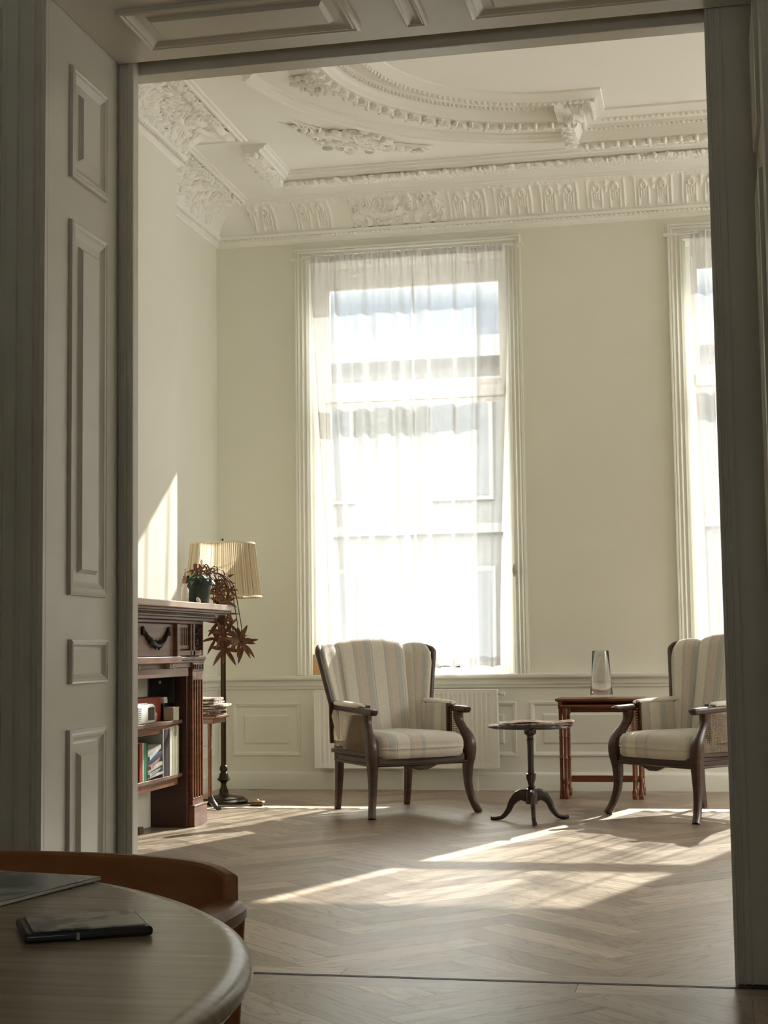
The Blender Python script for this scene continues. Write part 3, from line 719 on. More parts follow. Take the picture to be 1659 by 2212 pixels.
# ------------------------------------------------------------------ curtains and rods
def curtain(x0t, x1t, x0b, x1b, seed, label, ztop=3.885, zbot=.868, yc=10.785, name='sheer_curtain', group='sheer curtains at the tall windows', amp=.034):
    W = (x1t-x0t); nu = int(W/.0055); rnd = random.Random(seed)
    ph = [rnd.uniform(0, 6.28) for _ in range(6)]
    def f(u, v):
        z = zbot+(ztop-zbot)*v; dn = 1-v                        # dn: 0 at the rod, 1 at the hem
        e = sstep(0, 1, dn)
        xl = x0t+(x0b-x0t)*e; xr = x1t+(x1b-x1t)*e
        uu = u+.012*sin(4*pi*u+ph[5]+dn*2)
        x_ = xl+(xr-xl)*uu
        s_ = u*W
        A = amp*(.45+.75*sstep(0, .25, dn))
        A *= .55+.9*abs(noise.noise(Vector((s_*3.1, z*.35, seed+.5))))
        y_ = A*(.65*sin(s_*2*pi/.155+ph[0]+1.6*sin(s_*5+ph[2])+.9*sin(dn*2+ph[1]))+.40*sin(s_*2*pi/.098+ph[2]+1.2*dn)+.35*sin(s_*2*pi/.31+ph[3]-dn*1.5))
        y_ += .010*sin(s_*2*pi/.041+ph[4])*bump1(dn, 0, .06)+.012*noise.noise(Vector((s_*5, z*2.0, seed)))
        x_ += .008*sin(s_*2*pi/.155+ph[0]+1.2)
        return Vector((x_, yc+y_, z-.006*sin(s_*2*pi/.155+ph[0])*(1-v)))
    m = MB(); m.grid(f, nu, 70)
    r = thing(name, label, 'curtain', ((x0t+x1t)/2, yc, zbot), 0, group)
    for i, q in enumerate(m.v): m.v[i] = (q[0]-(x0t+x1t)/2, q[1]-yc, q[2]-zbot)
    m.build('voile', M['sheer'], r, recalc=False, smooth=80)
    # rod pocket hem and bottom hem
    h = MB(); h.grid(lambda u, v: f(u, 1-v*.016)+Vector((-(x0t+x1t)/2, -yc-.004, -zbot)), nu, 2); h.build('rod_pocket', M['sheer'], r, recalc=False)
    h = MB(); h.grid(lambda u, v: f(u, v*.022)+Vector((-(x0t+x1t)/2, -yc-.004, -zbot)), nu, 2); h.build('bottom_hem', M['sheer'], r, recalc=False)
    return r
curtain(-2.785, -2.035, -2.675, -2.03, 3, 'white sheer curtain panel with soft folds, left half of the window behind the left armchair')
curtain(-2.04, -1.33, -2.035, -1.42, 8, 'white sheer curtain panel, right half of the window above the radiator')
curtain(-.045, 1.37, .03, 1.28, 12, 'narrow visible strip of white sheer curtain at the right-hand window above the right armchair')
for a, b_, lb in ((OPEN[0][0], OPEN[0][1], 'thin white curtain rod with end caps across the top of the left window'), (OPEN[1][0], OPEN[1][1], 'thin white curtain rod across the top of the window cut off by the right door')):
    r = thing('curtain_rod', lb, 'curtain rod', ((a+b_)/2, 10.79, 3.872), 0, 'curtain rods'); w_ = (b_-a)/2+.075
    MB().tube([(-w_, 0, 0), (w_, 0, 0)], .0065, 10).build('rod', M['ceramic'], r)
    for s_ in (-1, 1):
        MB().tube([(s_*w_, 0, 0), (s_*(w_+.045), 0, 0)], .014, 12).build('end_cap', M['ceramic'], r, bevel=.002)
        MB().box(s_*w_-.008, s_*w_+.008, 0, .055, -.012, .012).build('bracket', M['ceramic'], r)
# cord cleat on the right side of the window casing
r = thing('blind_cord', 'cream cord wound in a bundle on the right casing of the left window', 'cord', (-1.318, 10.82, 1.54))
m = MB(); random.seed(3)
for k in range(9):
    a = random.uniform(0, pi); pts = [(.014*cos(q)*cos(a)+random.uniform(-.002, .002), -.012+.012*cos(q)*sin(a), .045*sin(q)) for q in [i*pi/8 for i in range(17)]]
    m.tube(pts, .0028, 6)
m.build('wound_loops', M['cord'], r)
MB().tube([(0, 0, .04), (-.004, .004, .8), (-.012, .01, 2.28)], .002, 6).build('hanging_line', M['cord'], r)
MB().box(-.006, .006, -.012, .012, -.025, .025).tube([(0, -.01, -.03), (0, -.01, .03)], .004, 8).build('cleat', M['chrome'], r)
# wooden box standing on the sill
m = MB().box(-.064, .064, -.055, .055, 0, .148); o = m.build('wooden_box', M['ply'], bevel=.003); o.location = (-2.752, 10.94, .817)
tag(o, 'small pale wooden box in the left corner of the window sill behind the armchair', 'box')

# ------------------------------------------------------------------ radiator
r = thing('radiator', 'white ribbed panel radiator under the left window behind the armchair', 'radiator', (-2.11, 10.77, .16))
RW, RH = .655, .545
m = MB(); 
def frad(u, v):
    x_ = -RW+2*RW*u; z_ = RH*v; d = 0
    k = (x_+RW)/.0333; fx = k-math.floor(k); e = sstep(.045, .075, v)*(1-sstep(.925, .955, v))*(1 if .03 < u < .97 else 0)
    d = .008*(sstep(.15, .35, fx)-sstep(.65, .85, fx))*e
    return Vector((x_, -.035-.004+d, z_))
m.grid(frad, 480, 60); m.build('ribbed_panel', M['radiator'], r, recalc=False, smooth=60)
m = MB().box(-RW, RW, -.034, .03, 0, RH); m.build('body', M['radiator'], r, bevel=.006)
m = MB().box(-RW-.004, RW+.004, -.040, .035, RH-.006, RH+.004).box(-RW-.005, -RW+.004, -.040, .035, 0, RH).box(RW-.004, RW+.005, -.040, .035, 0, RH); m.build('top_grille', M['radiator'], r, bevel=.003)
m = MB().tube([(RW, -.005, RH-.03), (RW+.03, -.005, RH-.03)], .008, 10); vv = m.build('valve', M['chrome'], r)
MB().tube([(RW+.022, -.005, RH-.03), (RW+.055, -.005, RH-.03)], [.014, .016], 14).build('thermostat_knob', M['plasticw'], r, bevel=.002)
for x_ in (.505, -.02, -.52):
    MB().tube([(x_, .0, .0), (x_, .0, -.158)], .009, 10).build('pipe', M['radiator'], r)
for x_ in (-.5, .5): MB().box(x_-.015, x_+.015, .03, .098, .1, .45).build('wall_bracket', M['radiator'], r)

# ------------------------------------------------------------------ wing armchairs
def armchair(label):
    r = thing('wing_armchair', label, 'armchair', group='striped wing armchairs')
    W_ = M['chairwood']; F_ = M['stripe']
    # front legs running up into the arm posts
    for s in (-1, 1):
        pts = smoothpath([(.372, .385, 0), (.352, .352, .06), (.334, .327, .16), (.332, .325, .27), (.342, .335, .37), (.344, .325, .44), (.330, .275, .51), (.322, .245, .56), (.322, .24, .612)], 5)
        rad = [(.022, .020), (.022, .020), (.024, .022), (.030, .028), (.036, .034), (.033, .031), (.024, .024), (.026, .026), (.028, .030)]
        rad = smoothpath(rad, 5)
        MB().tube([(s*x_, y_, z_) for x_, y_, z_ in pts], rad, 12, sq=.6, up=(0, 1, .01)).build('front_leg', W_, r)
        pts = smoothpath([(.250, -.298, 0), (.250, -.282, .12), (.250, -.268, .28), (.262, -.26, .40)], 4)
        MB().tube([(s*x_, y_, z_) for x_, y_, z_ in pts], smoothpath([(.018, .019), (.021, .022), (.025, .026), (.024, .024)], 4), 12, sq=.5, up=(0, 1, .01)).build('rear_leg', W_, r)
        # arm with rounded tip
        pts = smoothpath([(.325, .350, .617), (.325, .346, .618), (.325, .332, .622), (.324, .24, .626), (.318, .05, .634), (.320, -.12, .642), (.330, -.20, .645)], 5)
        rd = smoothpath([(.010, .008), (.019, .014), (.026, .020), (.030, .021), (.028, .020), (.026, .020), (.024, .020)], 5)
        MB().tube([(s*x_, y_, z_) for x_, y_, z_ in pts], rd, 12, sq=.6).build('arm', W_, r)
        # padded arm top
        m = MB(); pts = smoothpath([(.322, .185, .648), (.320, .165, .656), (.322, .03, .662), (.322, -.12, .668), (.324, -.17, .668)], 4)
        m.tube([(s*x_, y_, z_) for x_, y_, z_ in pts], smoothpath([(.012, .006), (.032, .016), (.033, .018), (.030, .018), (.022, .012)], 4), 14)
        m.build('arm_pad', M['stripe'] if 0 else F_, r)
        # upholstered inner arm panel
        m = MB(); 
        def fi(u, v, s=s):
            y_ = .185-.40*u; z_ = .435+v*(.235-.0*u); x_ = .266+.012*v+.012*u
            pf = .016*(1-(2*u-1)**6)*(1-(2*v-1)**8)
            return Vector((s*(x_+.02-pf), y_, z_))
        m.grid(fi, 14, 12, lambda u, v: (.4*u+.08, v*.2))
        def fi2(u, v, s=s):
            y_ = .185-.40*u; z_ = .435+v*.235; x_ = .266+.012*v+.012*u; return Vector((s*(x_+.035), y_, z_))
        m.grid(fi2, 14, 12, lambda u, v: (.4*u+.08, v*.2))
        b0 = 0
        nu, nv = 14, 12; w1 = nu+1; o2 = w1*(nv+1)
        fs_ = [(i, i+1, o2+i+1, o2+i) for i in range(nu)]+[(nv*w1+i, nv*w1+i+1, o2+nv*w1+i+1, o2+nv*w1+i) for i in range(nu)]+[(j*w1, (j+1)*w1, o2+(j+1)*w1, o2+j*w1) for j in range(nv)]+[(j*w1+nu, (j+1)*w1+nu, o2+(j+1)*w1+nu, o2+j*w1+nu) for j in range(nv)]
        m.f += fs_
        ip = m.build('inner_arm_panel', F_, r, smooth=75)
        m = MB()
        for k in range(11): m.blob((s*.292, .196, .455+k*.0165), (.004, .004, .0045), 6, 4)
        m.build('nail_trim', M['nail'], r)
        MB().box(*sorted((s*.268, s*.306)), .178, .192, .44, .66).build('arm_front_rail', W_, r, bevel=.004)
        # cane side with frame
        m = MB(); A = Vector((s*.326, .27, .375)); B = Vector((s*.300, -.24, .375)); ax = (B-A); ln = ax.length; ax.normalize()
        k = 0
        while k*.0125 < ln-.01:
            q = A+ax*(k*.0125); top = .60; m.tube([q, q+Vector((0, 0, top-.375))], .0019, 4); k += 1
        for j in range(1, 18):
            z_ = .375+j*.0125; m.tube([A+Vector((0, 0, z_-.375))+Vector((s*.002, 0, 0)), B+Vector((0, 0, z_-.375))+Vector((s*.002, 0, 0))], .0019, 4)
        m.build('cane_panel', M['cane'], r, smooth=0)
        m = MB(); m.tube([(s*.326, .30, .372), (s*.296, -.26, .372)], (.012, .014), 8, sq=.5)
        m.build('side_frame', W_, r)
    # seat rails with front apron
    m = MB(); m.prism([(-.30, .298), (-.10, .298), (-.065, .284), (-.03, .272), (.03, .272), (.065, .284), (.10, .298), (.30, .298), (.30, .358), (-.30, .358)], .032, lambda a, b, d: Vector((a, .345-d+.012*(1-(a/.3)**2), b)))
    m.tube([(-.31, .350, .312), (-.15, .362, .308), (0, .366, .308), (.15, .362, .308), (.31, .350, .312)], .007, 8)
    m.build('front_rail', W_, r, bevel=.004)
    for s in (-1, 1):
        m = MB(); vv = [(s*.335, .33), (s*.300, .33), (s*.235, -.30), (s*.268, -.30)]; m.prism(vv, .06, lambda a, b, d: Vector((a, b, .298+d)))
        m.tube([(s*.338, .32, .312), (s*.270, -.29, .312)], .007, 8); m.tube([(s*.338, .32, .345), (s*.270, -.29, .345)], .006, 8)
        m.build('side_rail', W_, r, bevel=.004)
    MB().box(-.26, .26, -.305, -.275, .298, .36).build('rear_rail', W_, r, bevel=.004)
    # seat cushion with welt
    def seatf(u, v):
        a = 2*pi*u; e = .28
        cx_ = math.copysign(abs(cos(a))**e, cos(a)); sy_ = math.copysign(abs(sin(a))**e, sin(a))
        yy = .055+.315*sy_; hw = .235+(.315-.235)*(yy+.26)/.62
        return cx_*hw, yy
    m = MB(); prof = [(.96, .345), (1.0, .360), (1.005, .385), (1.0, .398), (1.014, .402), (1.014, .408), (1.0, .412), (1.008, .432), (.995, .455), (.955, .474), (.88, .486), (.7, .494), (.4, .500), (.1, .502)]
    def fs2(u, v):
        k = v*(len(prof)-1); i = min(int(k), len(prof)-2); t_ = k-i; sc = prof[i][0]*(1-t_)+prof[i+1][0]*t_; z_ = prof[i][1]*(1-t_)+prof[i+1][1]*t_
        x_, y_ = seatf(u, v); fr = .018*(1-(x_/.33)**2)*(1 if y_ > .2 else 0)
        return Vector((x_*sc, .05+(y_-.05)*sc+fr*sc, z_))
    m.grid(fs2, 72, len(prof)-1, lambda u, v: (seatf(u, v)[0]*(fs2(u, v).x/max(1e-6, seatf(u, v)[0]) if abs(seatf(u, v)[0]) > 1e-3 else 1)+.06, v), cu=True)
    n0 = 72*(len(prof)-1); m.f.append(tuple(n0+i for i in range(72)))
    m.build('seat_cushion', F_, r, smooth=60)
    # winged back: a thick shell, front face quilted into centre and wings
    def yb(z): return -.165-.215*(z-.44)
    def section(t_, z):
        """t in -1..1 across; returns x,y of the front face"""
        k = (z-.44)/.62; wc = .225+.025*k; wo = wc+.075+.095*k; dw = .060+.025*k; q = abs(t_); s = 1 if t_ >= 0 else -1
        br = .62
        if q < br:
            f_ = q/br; x_ = wc*f_; y_ = yb(z)+.018*f_*f_*f_+.022*(1-f_**4)-.012
        else:
            f_ = (q-br)/(1-br); x_ = wc+(wo-wc)*sin(f_*pi/2*.9)/sin(pi/2*.9); y_ = yb(z)+.018+dw*(f_**1.1); pf = .022*(1-(2*f_-1)**4); x_ -= pf*.5; y_ += pf*.5-.012
        crease = .016*bump1(q, br, .045); return s*x_, y_-crease
    def ztop(t_):
        q = abs(t_)
        if q < .62: return 1.068-.030*(q/.62)**2.2-.006*bump1(q, .62, .05)
        return 1.040-.012*bump1(q, .62, .05)-.085*((q-.62)/.38)**4.5
    def fb(u, v):
        t_ = 2*u-1; z = .44+(ztop(t_)-.44)*v; x_, y_ = section(t_, z)
        if v > .9: k = (v-.9)/.1; y_ -= .028*k*k
        ed = sstep(.94, 1, abs(t_)); y_ -= .012*ed
        return Vector((x_, y_, z))
    def fk(u, v):
        t_ = 2*u-1; p_ = fb(u, v); k = max(0, min(1, v)); return Vector((p_.x*1.0+(.02 if t_ > .7 else -.02 if t_ < -.7 else 0), p_.y-.062+.022*abs(t_)**3, p_.z-(.012 if v > .99 else 0)))
    m = MB(); NU, NV = 72, 40
    def uvb(u, v):
        t_ = 2*u-1; x_, y_ = section(t_, .75); s = 1 if t_ >= 0 else -1
        ex = 0
        q = abs(t_)
        if q > .62: ex = .13*(q-.62)/.38
        return (x_+s*ex+.03, v*.6)
    m.grid(fb, NU, NV, uvb); m.grid(fk, NU, NV, uvb)
    w1 = NU+1; o2 = w1*(NV+1)
    m.f += [(i, i+1, o2+i+1, o2+i) for i in range(NU)]+[(NV*w1+i, NV*w1+i+1, o2+NV*w1+i+1, o2+NV*w1+i) for i in range(NU)]+[(j*w1, (j+1)*w1, o2+(j+1)*w1, o2+j*w1) for j in range(NV)]+[(j*w1+NU, (j+1)*w1+NU, o2+(j+1)*w1+NU, o2+j*w1+NU) for j in range(NV)]
    m.build('winged_back', F_, r, smooth=70)
    for s in (-1, 1):
        pts = []
        for k in range(15):
            z = .42+(.975-.42)*k/14; x_, y_ = section(.999*s, z); 
            if z < .66: q_ = (.66-z)/.24; xe, ye = section(.999*s, .66); x_ = (xe+s*.014)*(1-q_)+s*.300*q_; y_ = (ye-.022)*(1-q_)-.262*q_; pts.append((x_, y_, z)); continue
            pts.append((x_+s*.014, y_-.022, z))
        xt, yt = section(.97*s, .99)
        for q, zz in ((.985, .992), (.96, 1.004), (.93, 1.012), (.89, 1.018)):
            x_, y_ = section(q*s, zz); pts.append((x_+s*(.012-.1*(1-q)), y_-.024-.35*(1-q), zz))
        pts = smoothpath(pts, 2)
        MB().tube(pts, [(.013, .018)]*len(pts), 10, sq=.7, up=(1, 0, 0)).build('wing_frame', W_, r)
    return r
def place_chair(c, fm, fdir):
    f = Vector(fdir).normalized(); ang = atan2(f.y, f.x)-pi/2
    c.location = (fm[0]-f.x*.36, fm[1]-f.y*.36, 0); c.rotation_euler = (0, 0, ang)
ch1 = armchair('dark wood wing armchair in pale striped fabric, in front of the radiator and left window')
place_chair(ch1, (-1.695, 9.20), (.650, -.760))
ch2 = copy_tree(ch1); ch2['label'] = 'dark wood striped wing armchair cut off by the right door, facing the small round table'
place_chair(ch2, (-.342, 9.16), (-.705, -.709))

# ------------------------------------------------------------------ tripod table and newspaper
r = thing('tripod_table', 'small round dark tripod table with scalloped rim between the two armchairs', 'side table', (-1.022, 8.95, 0))
m = MB(); n = 96; prof = [(.06, .532), (.218, .532), (.240, .540), (.246, .547), (.240, .553), (.228, .549), (.10, .549)]
vs = []; fs = []
for rr, z in prof:
    for i in range(n):
        a = 2*pi*i/n; k = 1+(.035*abs(sin(a*4))**.6-.02 if rr > .15 else 0); vs.append((rr*k*cos(a), rr*k*sin(a), z))
for j in range(len(prof)-1):
    for i in range(n): k = (i+1) % n; fs.append((j*n+i, j*n+k, (j+1)*n+k, (j+1)*n+i))
fs.append(tuple(range(n))); fs.append(tuple((len(prof)-1)*n+i for i in range(n)))
m.add(vs, fs); m.build('table_top', M['tripodwood'], r)
MB().lathe([(.034, .10), (.036, .16), (.030, .185), (.018, .19), (.024, .196), (.024, .200), (.017, .205), (.020, .222), (.028, .245), (.028, .262), (.031, .266), (.031, .27), (.020, .276), (.0175, .30), (.018, .42), (.020, .46), (.022, .468), (.018, .474), (.020, .49), (.034, .500), (.036, .506), (.036, .533)], n=24).build('pedestal', M['tripodwood'], r)
for k, a in enumerate((radians(-80), radians(38), radians(170))):
    sp = [(.02, .145), (.07, .148), (.115, .11), (.140, .06), (.175, .022), (.215, .012), (.245, .014)]
    if k == 0: pass
    pts = smoothpath([(q*cos(a)*1.0, q*sin(a)*1.0, z) for q, z in sp], 5)
    rd = smoothpath([(.013, .040), (.014, .032), (.014, .022), (.013, .017), (.013, .013), (.016, .012), (.013, .012)], 5)
    MB().tube(pts, rd, 10, sq=.7).build('leg', M['tripodwood'], r)
def paperstack(name, label, loc, rz, sx, sy, layers, mats, seed, cat='newspaper', group=None, fold=.006, sag=.02):
    r_ = thing(name, label, cat, loc, rz, group); rnd = random.Random(seed); z = 0
    for k in range(layers):
        th = fold; px, py = rnd.uniform(-.01, .01), rnd.uniform(-.01, .01); ph = rnd.uniform(0, 6)
        def g(u, v, top):
            x_ = (u-.5)*sx+px; y_ = (v-.5)*sy+py; wv = .004*sin(u*9+ph)+.0035*sin(v*7+ph*2)
            return Vector((x_, y_, z+max(.0006, .001+wv+.003)*(1 if k or top else 0)+(th if top else 0)))
        m_ = MB(); m_.grid(lambda u, v: g(u, v, 1), 16, 10); m_.grid(lambda u, v: g(u, v, 0), 16, 10)
        w1 = 17; o2 = 17*11; NU, NV = 16, 10
        m_.f += [(i, i+1, o2+i+1, o2+i) for i in range(NU)]+[(NV*w1+i, NV*w1+i+1, o2+NV*w1+i+1, o2+NV*w1+i) for i in range(NU)]+[(j*w1, (j+1)*w1, o2+(j+1)*w1, o2+j*w1) for j in range(NV)]+[(j*w1+NU, (j+1)*w1+NU, o2+(j+1)*w1+NU, o2+j*w1+NU) for j in range(NV)]
        m_.build('sheet', mats[k % len(mats)], r_, smooth=60); z += th+.001
    return r_
paperstack('newspaper', 'pinkish open newspaper lying on the round tripod table', (-.985, 8.95, .5545), radians(8), .42, .27, 3, [M['newspink'], M['news']], 4, fold=.0035)

# ------------------------------------------------------------------ nest of tables with vase
def nesttable(label, w, d, h, loc, top_t=.014, over=.02, stretcher=True):
    r_ = thing('nesting_table', label, 'side table', loc, 0, 'nest of two mahogany tables'); W2 = M['nestwood']
    m_ = MB().box(-w/2, w/2, -d/2, d/2, h-top_t, h); m_.box(-w/2+.006, w/2-.006, -d/2+.006, d/2-.006, h-top_t-.006, h-top_t); m_.build('table_top', W2, r_, bevel=.004)
    a = w/2-over; c = d/2-over
    m_ = MB().box(-a+.02, a-.02, c-.012, c, h-.06, h-top_t-.004); m_.build('apron', W2, r_, bevel=.002)
    for s in (-1, 1):
        MB().box(*sorted((s*(a-.02), s*(a-.005))), -c, c, h-.06, h-top_t-.004).build('side_apron', W2, r_, bevel=.002)
        for q in (-1, 1):
            prof_ = [(.013, 0), (.017, .02), (.018, .05), (.013, .06), (.0115, .12), (.014, .125), (.012, .13), (.012, .26), (.0145, .265), (.012, .27), (.012, .40), (.0145, .405), (.012, .41), (.0125, h-.07), (.017, h-.065), (.017, h-top_t-.004)]
            MB().lathe(prof_, s*(a-.012), q*(c-.012), 12).build('leg', W2, r_, smooth=50)
            MB().box(s*(a-.012)-.016, s*(a-.012)+.016, q*(c-.012)-.02, q*(c-.012)+.014, 0, .03).build('foot', W2, r_, bevel=.006)
        MB().box(s*(a-.012)-.008, s*(a-.012)+.008, -c+.02, c-.02, .09, .115).build('side_stretcher', W2, r_, bevel=.002)
    if stretcher: MB().box(-a+.012, a-.012, c-.022, c-.004, .085, .128).build('rear_stretcher', W2, r_, bevel=.002)
    return r_
nesttable('larger outer red-brown nesting table carrying the glass vase', .58, .36, .655, (-.713, 10.44, 0))
nesttable('smaller red-brown nesting table tucked under the larger one', .50, .30, .615, (-.718, 10.395, 0), over=.016, stretcher=False)
r = thing('glass_vase', 'tall clear glass vase tapering upward on the larger nesting table', 'vase', (-.705, 10.40, .6555))
m = MB(); m.lathe([(.066, .001), (.076, .004), (.078, .014), (.0745, .03), (.066, .12), (.055, .31), (.0535, .313), (.0515, .31), (.062, .12), (.069, .035), (.066, .024), (.03, .020)], n=48)
m.build('vase_body', M['glass'], r, smooth=60)

# ------------------------------------------------------------------ mantel bookcase on the chimney breast
r = thing('mantel_bookcase', 'carved oak mantelpiece with fluted pilasters and two book shelves on the left wall', 'bookcase', (XBR, 7.90, 0))
OX, OY = XBR, 7.90
def RB(m_, x0, x1, y0, y1, z0, z1): return m_.box(x0-OX, x1-OX, y0-OY, y1-OY, z0, z1)
def both(fn):
    for s in (1, -1): fn(s)
def Yb(s, y0, y1): return (y0, y1) if s == 1 else (2*OY-y1, 2*OY-y0)
XW = XBR+.001
m = MB(); RB(m, XW, -2.785, 6.93, 8.87, 1.236, 1.272); m.build('mantel_shelf', noisy('mantel_top_board', (.40, .27, .19), (.47, .34, .25), (20, 3, 45), .3, .05, coat=.2), r, bevel=.005)
m = MB()
for x1, e, z0, z1 in ((-2.805, .055, 1.222, 1.236), (-2.822, .035, 1.212, 1.222), (-2.862, .0, 1.192, 1.204), (-2.878, -.02, 1.176, 1.192)):
    RB(m, XW, x1, 6.93+.05-e+.0, 8.87-.05+e, z0, z1)
m.build('cornice', M['mantelh'], r, bevel=.003)
m = MB(); RB(m, XW, -2.875, 7.0, 8.80, 1.204, 1.212); m.build('cornice_shadow_strip', M['manteldark'], r)  # dark strip painting the shade between the cornice steps
# frieze boards
m = MB(); RB(m, XW, -2.945, 7.09, 8.71, .965, 1.177)
RB(m, -2.945, -2.918, 7.09, 8.71, 1.157, 1.177)
for y0, y1 in ((8.27, 8.295), (8.485, 8.505), (8.53, 8.562), (8.700, 8.71)):
    both(lambda s: RB(m, -2.945, -2.918, *Yb(s, y0, y1), .975, 1.158))
both(lambda s: RB(m, -2.945, -2.918, *Yb(s, 8.27, 8.71), .975, 1.005))
m.build('frieze', M['mantelh'], r, bevel=.003)
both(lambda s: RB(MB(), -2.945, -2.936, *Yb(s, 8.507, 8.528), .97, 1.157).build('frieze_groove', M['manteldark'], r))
def fluted(s):
    m_ = MB(); y0, y1 = 8.297, 8.483
    n_ = 4; wd = (y1-y0-.02); yy = y0
    RB(m_, -2.945, -2.93, *Yb(s, y0, y1), 1.012, 1.035); RB(m_, -2.945, -2.93, *Yb(s, y0, y1), 1.135, 1.155)
    for k in range(5):
        a = y0+.008+k*(wd/4.6); RB(m_, -2.945, -2.93, *Yb(s, a, a+.018), 1.03, 1.14)
    p_ = m_.build('fluted_panel', M['mantelh'], r, bevel=.002)
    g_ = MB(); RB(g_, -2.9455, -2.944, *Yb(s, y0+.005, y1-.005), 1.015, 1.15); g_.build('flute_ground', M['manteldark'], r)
    c_ = MB(); RB(c_, -2.9455, -2.942, *Yb(s, 8.564, 8.698), 1.007, 1.155); cb_ = c_.build('carved_block', M['manteldark'], r)
    g_ = MB(); rnd = random.Random(4)
    for k in range(26):
        a_ = rnd.uniform(8.59, 8.675); zz = rnd.uniform(1.03, 1.14); w_ = 1-abs(zz-1.08)*6; ya, _ = Yb(s, 8.632+(a_-8.632)*max(.3, w_), 9)
        g_.blob((-2.936-OX, ya-OY if s == 1 else 2*OY-(8.632+(a_-8.632)*max(.3, w_))-OY, zz), (.010, .010, .010), 8, 5)
    g_.build('carved_grapes', M['iron'], cb_)
both(fluted)
# central drawer front with swag pull
m = MB(); RB(m, -2.945, -2.93, 7.58, 8.22, .973, 1.155); dr = m.build('drawer_front', M['mantelh'], r, bevel=.003)
m = MB(); RB(m, -2.945, -2.906, 7.53, 8.268, 1.157, 1.175); RB(m, -2.945, -2.906, 7.53, 7.578, .958, 1.157); RB(m, -2.945, -2.906, 8.222, 8.268, .958, 1.157); RB(m, -2.945, -2.895, 7.53, 8.268, .935, .972)
m.build('drawer_surround', M['mantelh'], r, bevel=.004)
for yc0 in (7.93,):
    m = MB(); pts = []; rd = []
    for k in range(25):
        q = -1+2*k/24; yy = yc0+.195*q; zz = 1.035+.085*(abs(q)**1.9); pts.append((-2.925-OX, yy-OY, zz)); rd.append((.008+.004*(1-q*q), .008+.020*(1-q*q)))
    m.tube(pts, rd, 10, up=(1, 0, 0))
    rnd = random.Random(9)
    for k in range(70):
        q = rnd.uniform(-.9, .9); w_ = .024*(1-q*q); m.blob((-2.918-OX, yc0+.195*q-OY, 1.035+.085*abs(q)**1.9+rnd.uniform(-w_, w_)), (.006, .008, .006), 6, 4)
    for q in (-1, 1): m.blob((-2.924-OX, yc0+.2*q-OY, 1.122), (.010, .016, .016)); m.blob((-2.922-OX, yc0+.205*q-OY, 1.10), (.009, .011, .014))
    m.build('swag_pull', M['iron'], dr)
# band under the frieze
def architrave(s):
    m_ = MB(); RB(m_, XW, -2.905, *Yb(s, 8.27, 8.722), .950, .968); RB(m_, XW, -2.912, *Yb(s, 8.27, 8.715), .935, .950); RB(m_, XW, -2.925, *Yb(s, 8.20, 8.505), .908, .936)
    m_.build('architrave', M['mantelh'], r, bevel=.003)
both(architrave)
m = MB(); RB(m, XW, -2.95, 7.31, 8.47, .905, .936); m.build('recessed_band', M['mantelh'], r)
for ys_ in ((8.135, 8.17), (7.66, 7.625)):
    m = MB()
    for y0 in ys_: RB(m, -2.95, -2.917, y0, y0+.018, .908, .934)
    m.build('bracket_block', M['shadetrim'], r, bevel=.002)
m = MB(); RB(m, XW+.12, -2.925, 7.31, 8.462, .858, .907); m.build('apron', M['mantelh'], r, bevel=.003)
def pilaster(s):
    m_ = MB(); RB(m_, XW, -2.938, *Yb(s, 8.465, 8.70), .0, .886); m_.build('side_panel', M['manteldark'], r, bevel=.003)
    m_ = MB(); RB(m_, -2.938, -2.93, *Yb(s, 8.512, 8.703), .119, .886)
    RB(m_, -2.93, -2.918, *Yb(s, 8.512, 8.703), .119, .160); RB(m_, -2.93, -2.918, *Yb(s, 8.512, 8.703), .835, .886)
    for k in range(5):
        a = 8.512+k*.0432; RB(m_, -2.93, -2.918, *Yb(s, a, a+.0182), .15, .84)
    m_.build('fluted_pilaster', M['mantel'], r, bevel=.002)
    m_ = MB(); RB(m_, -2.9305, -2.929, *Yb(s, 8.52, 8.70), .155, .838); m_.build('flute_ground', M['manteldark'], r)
    m_ = MB(); RB(m_, XW, -2.903, *Yb(s, 8.497, 8.728), 0, .112); RB(m_, XW, -2.899, *Yb(s, 8.493, 8.732), .112, .122); m_.build('plinth', M['mantel'], r, bevel=.003)
    m_ = MB(); RB(m_, XW, -2.914, *Yb(s, 8.508, 8.706), .886, .936)
    m_.build('capital', M['mantel'], r, bevel=.002)
    m_ = MB()
    for k in range(6): a = 8.518+k*.031; RB(m_, -2.914, -2.908, *Yb(s, a, a+.016), .895, .925)
    m_.build('capital_teeth', M['manteldark'], r, bevel=.002)
both(pilaster)
def shelf(zt, nm):
    m_ = MB(); RB(m_, XW, -2.962, 7.336, 8.464, zt-.020, zt); RB(m_, XW, -2.968, 7.336, 8.464, zt-.026, zt-.022); m_.build('shelf', M['mantelh'], r, bevel=.003)
    m_ = MB(); RB(m_, -2.99, -2.975, 7.336, 8.42, zt-.062, zt-.022); m_.build('shelf_lip', M['mantel'], r, bevel=.002)
shelf(.612, 1); shelf(.310, 2)

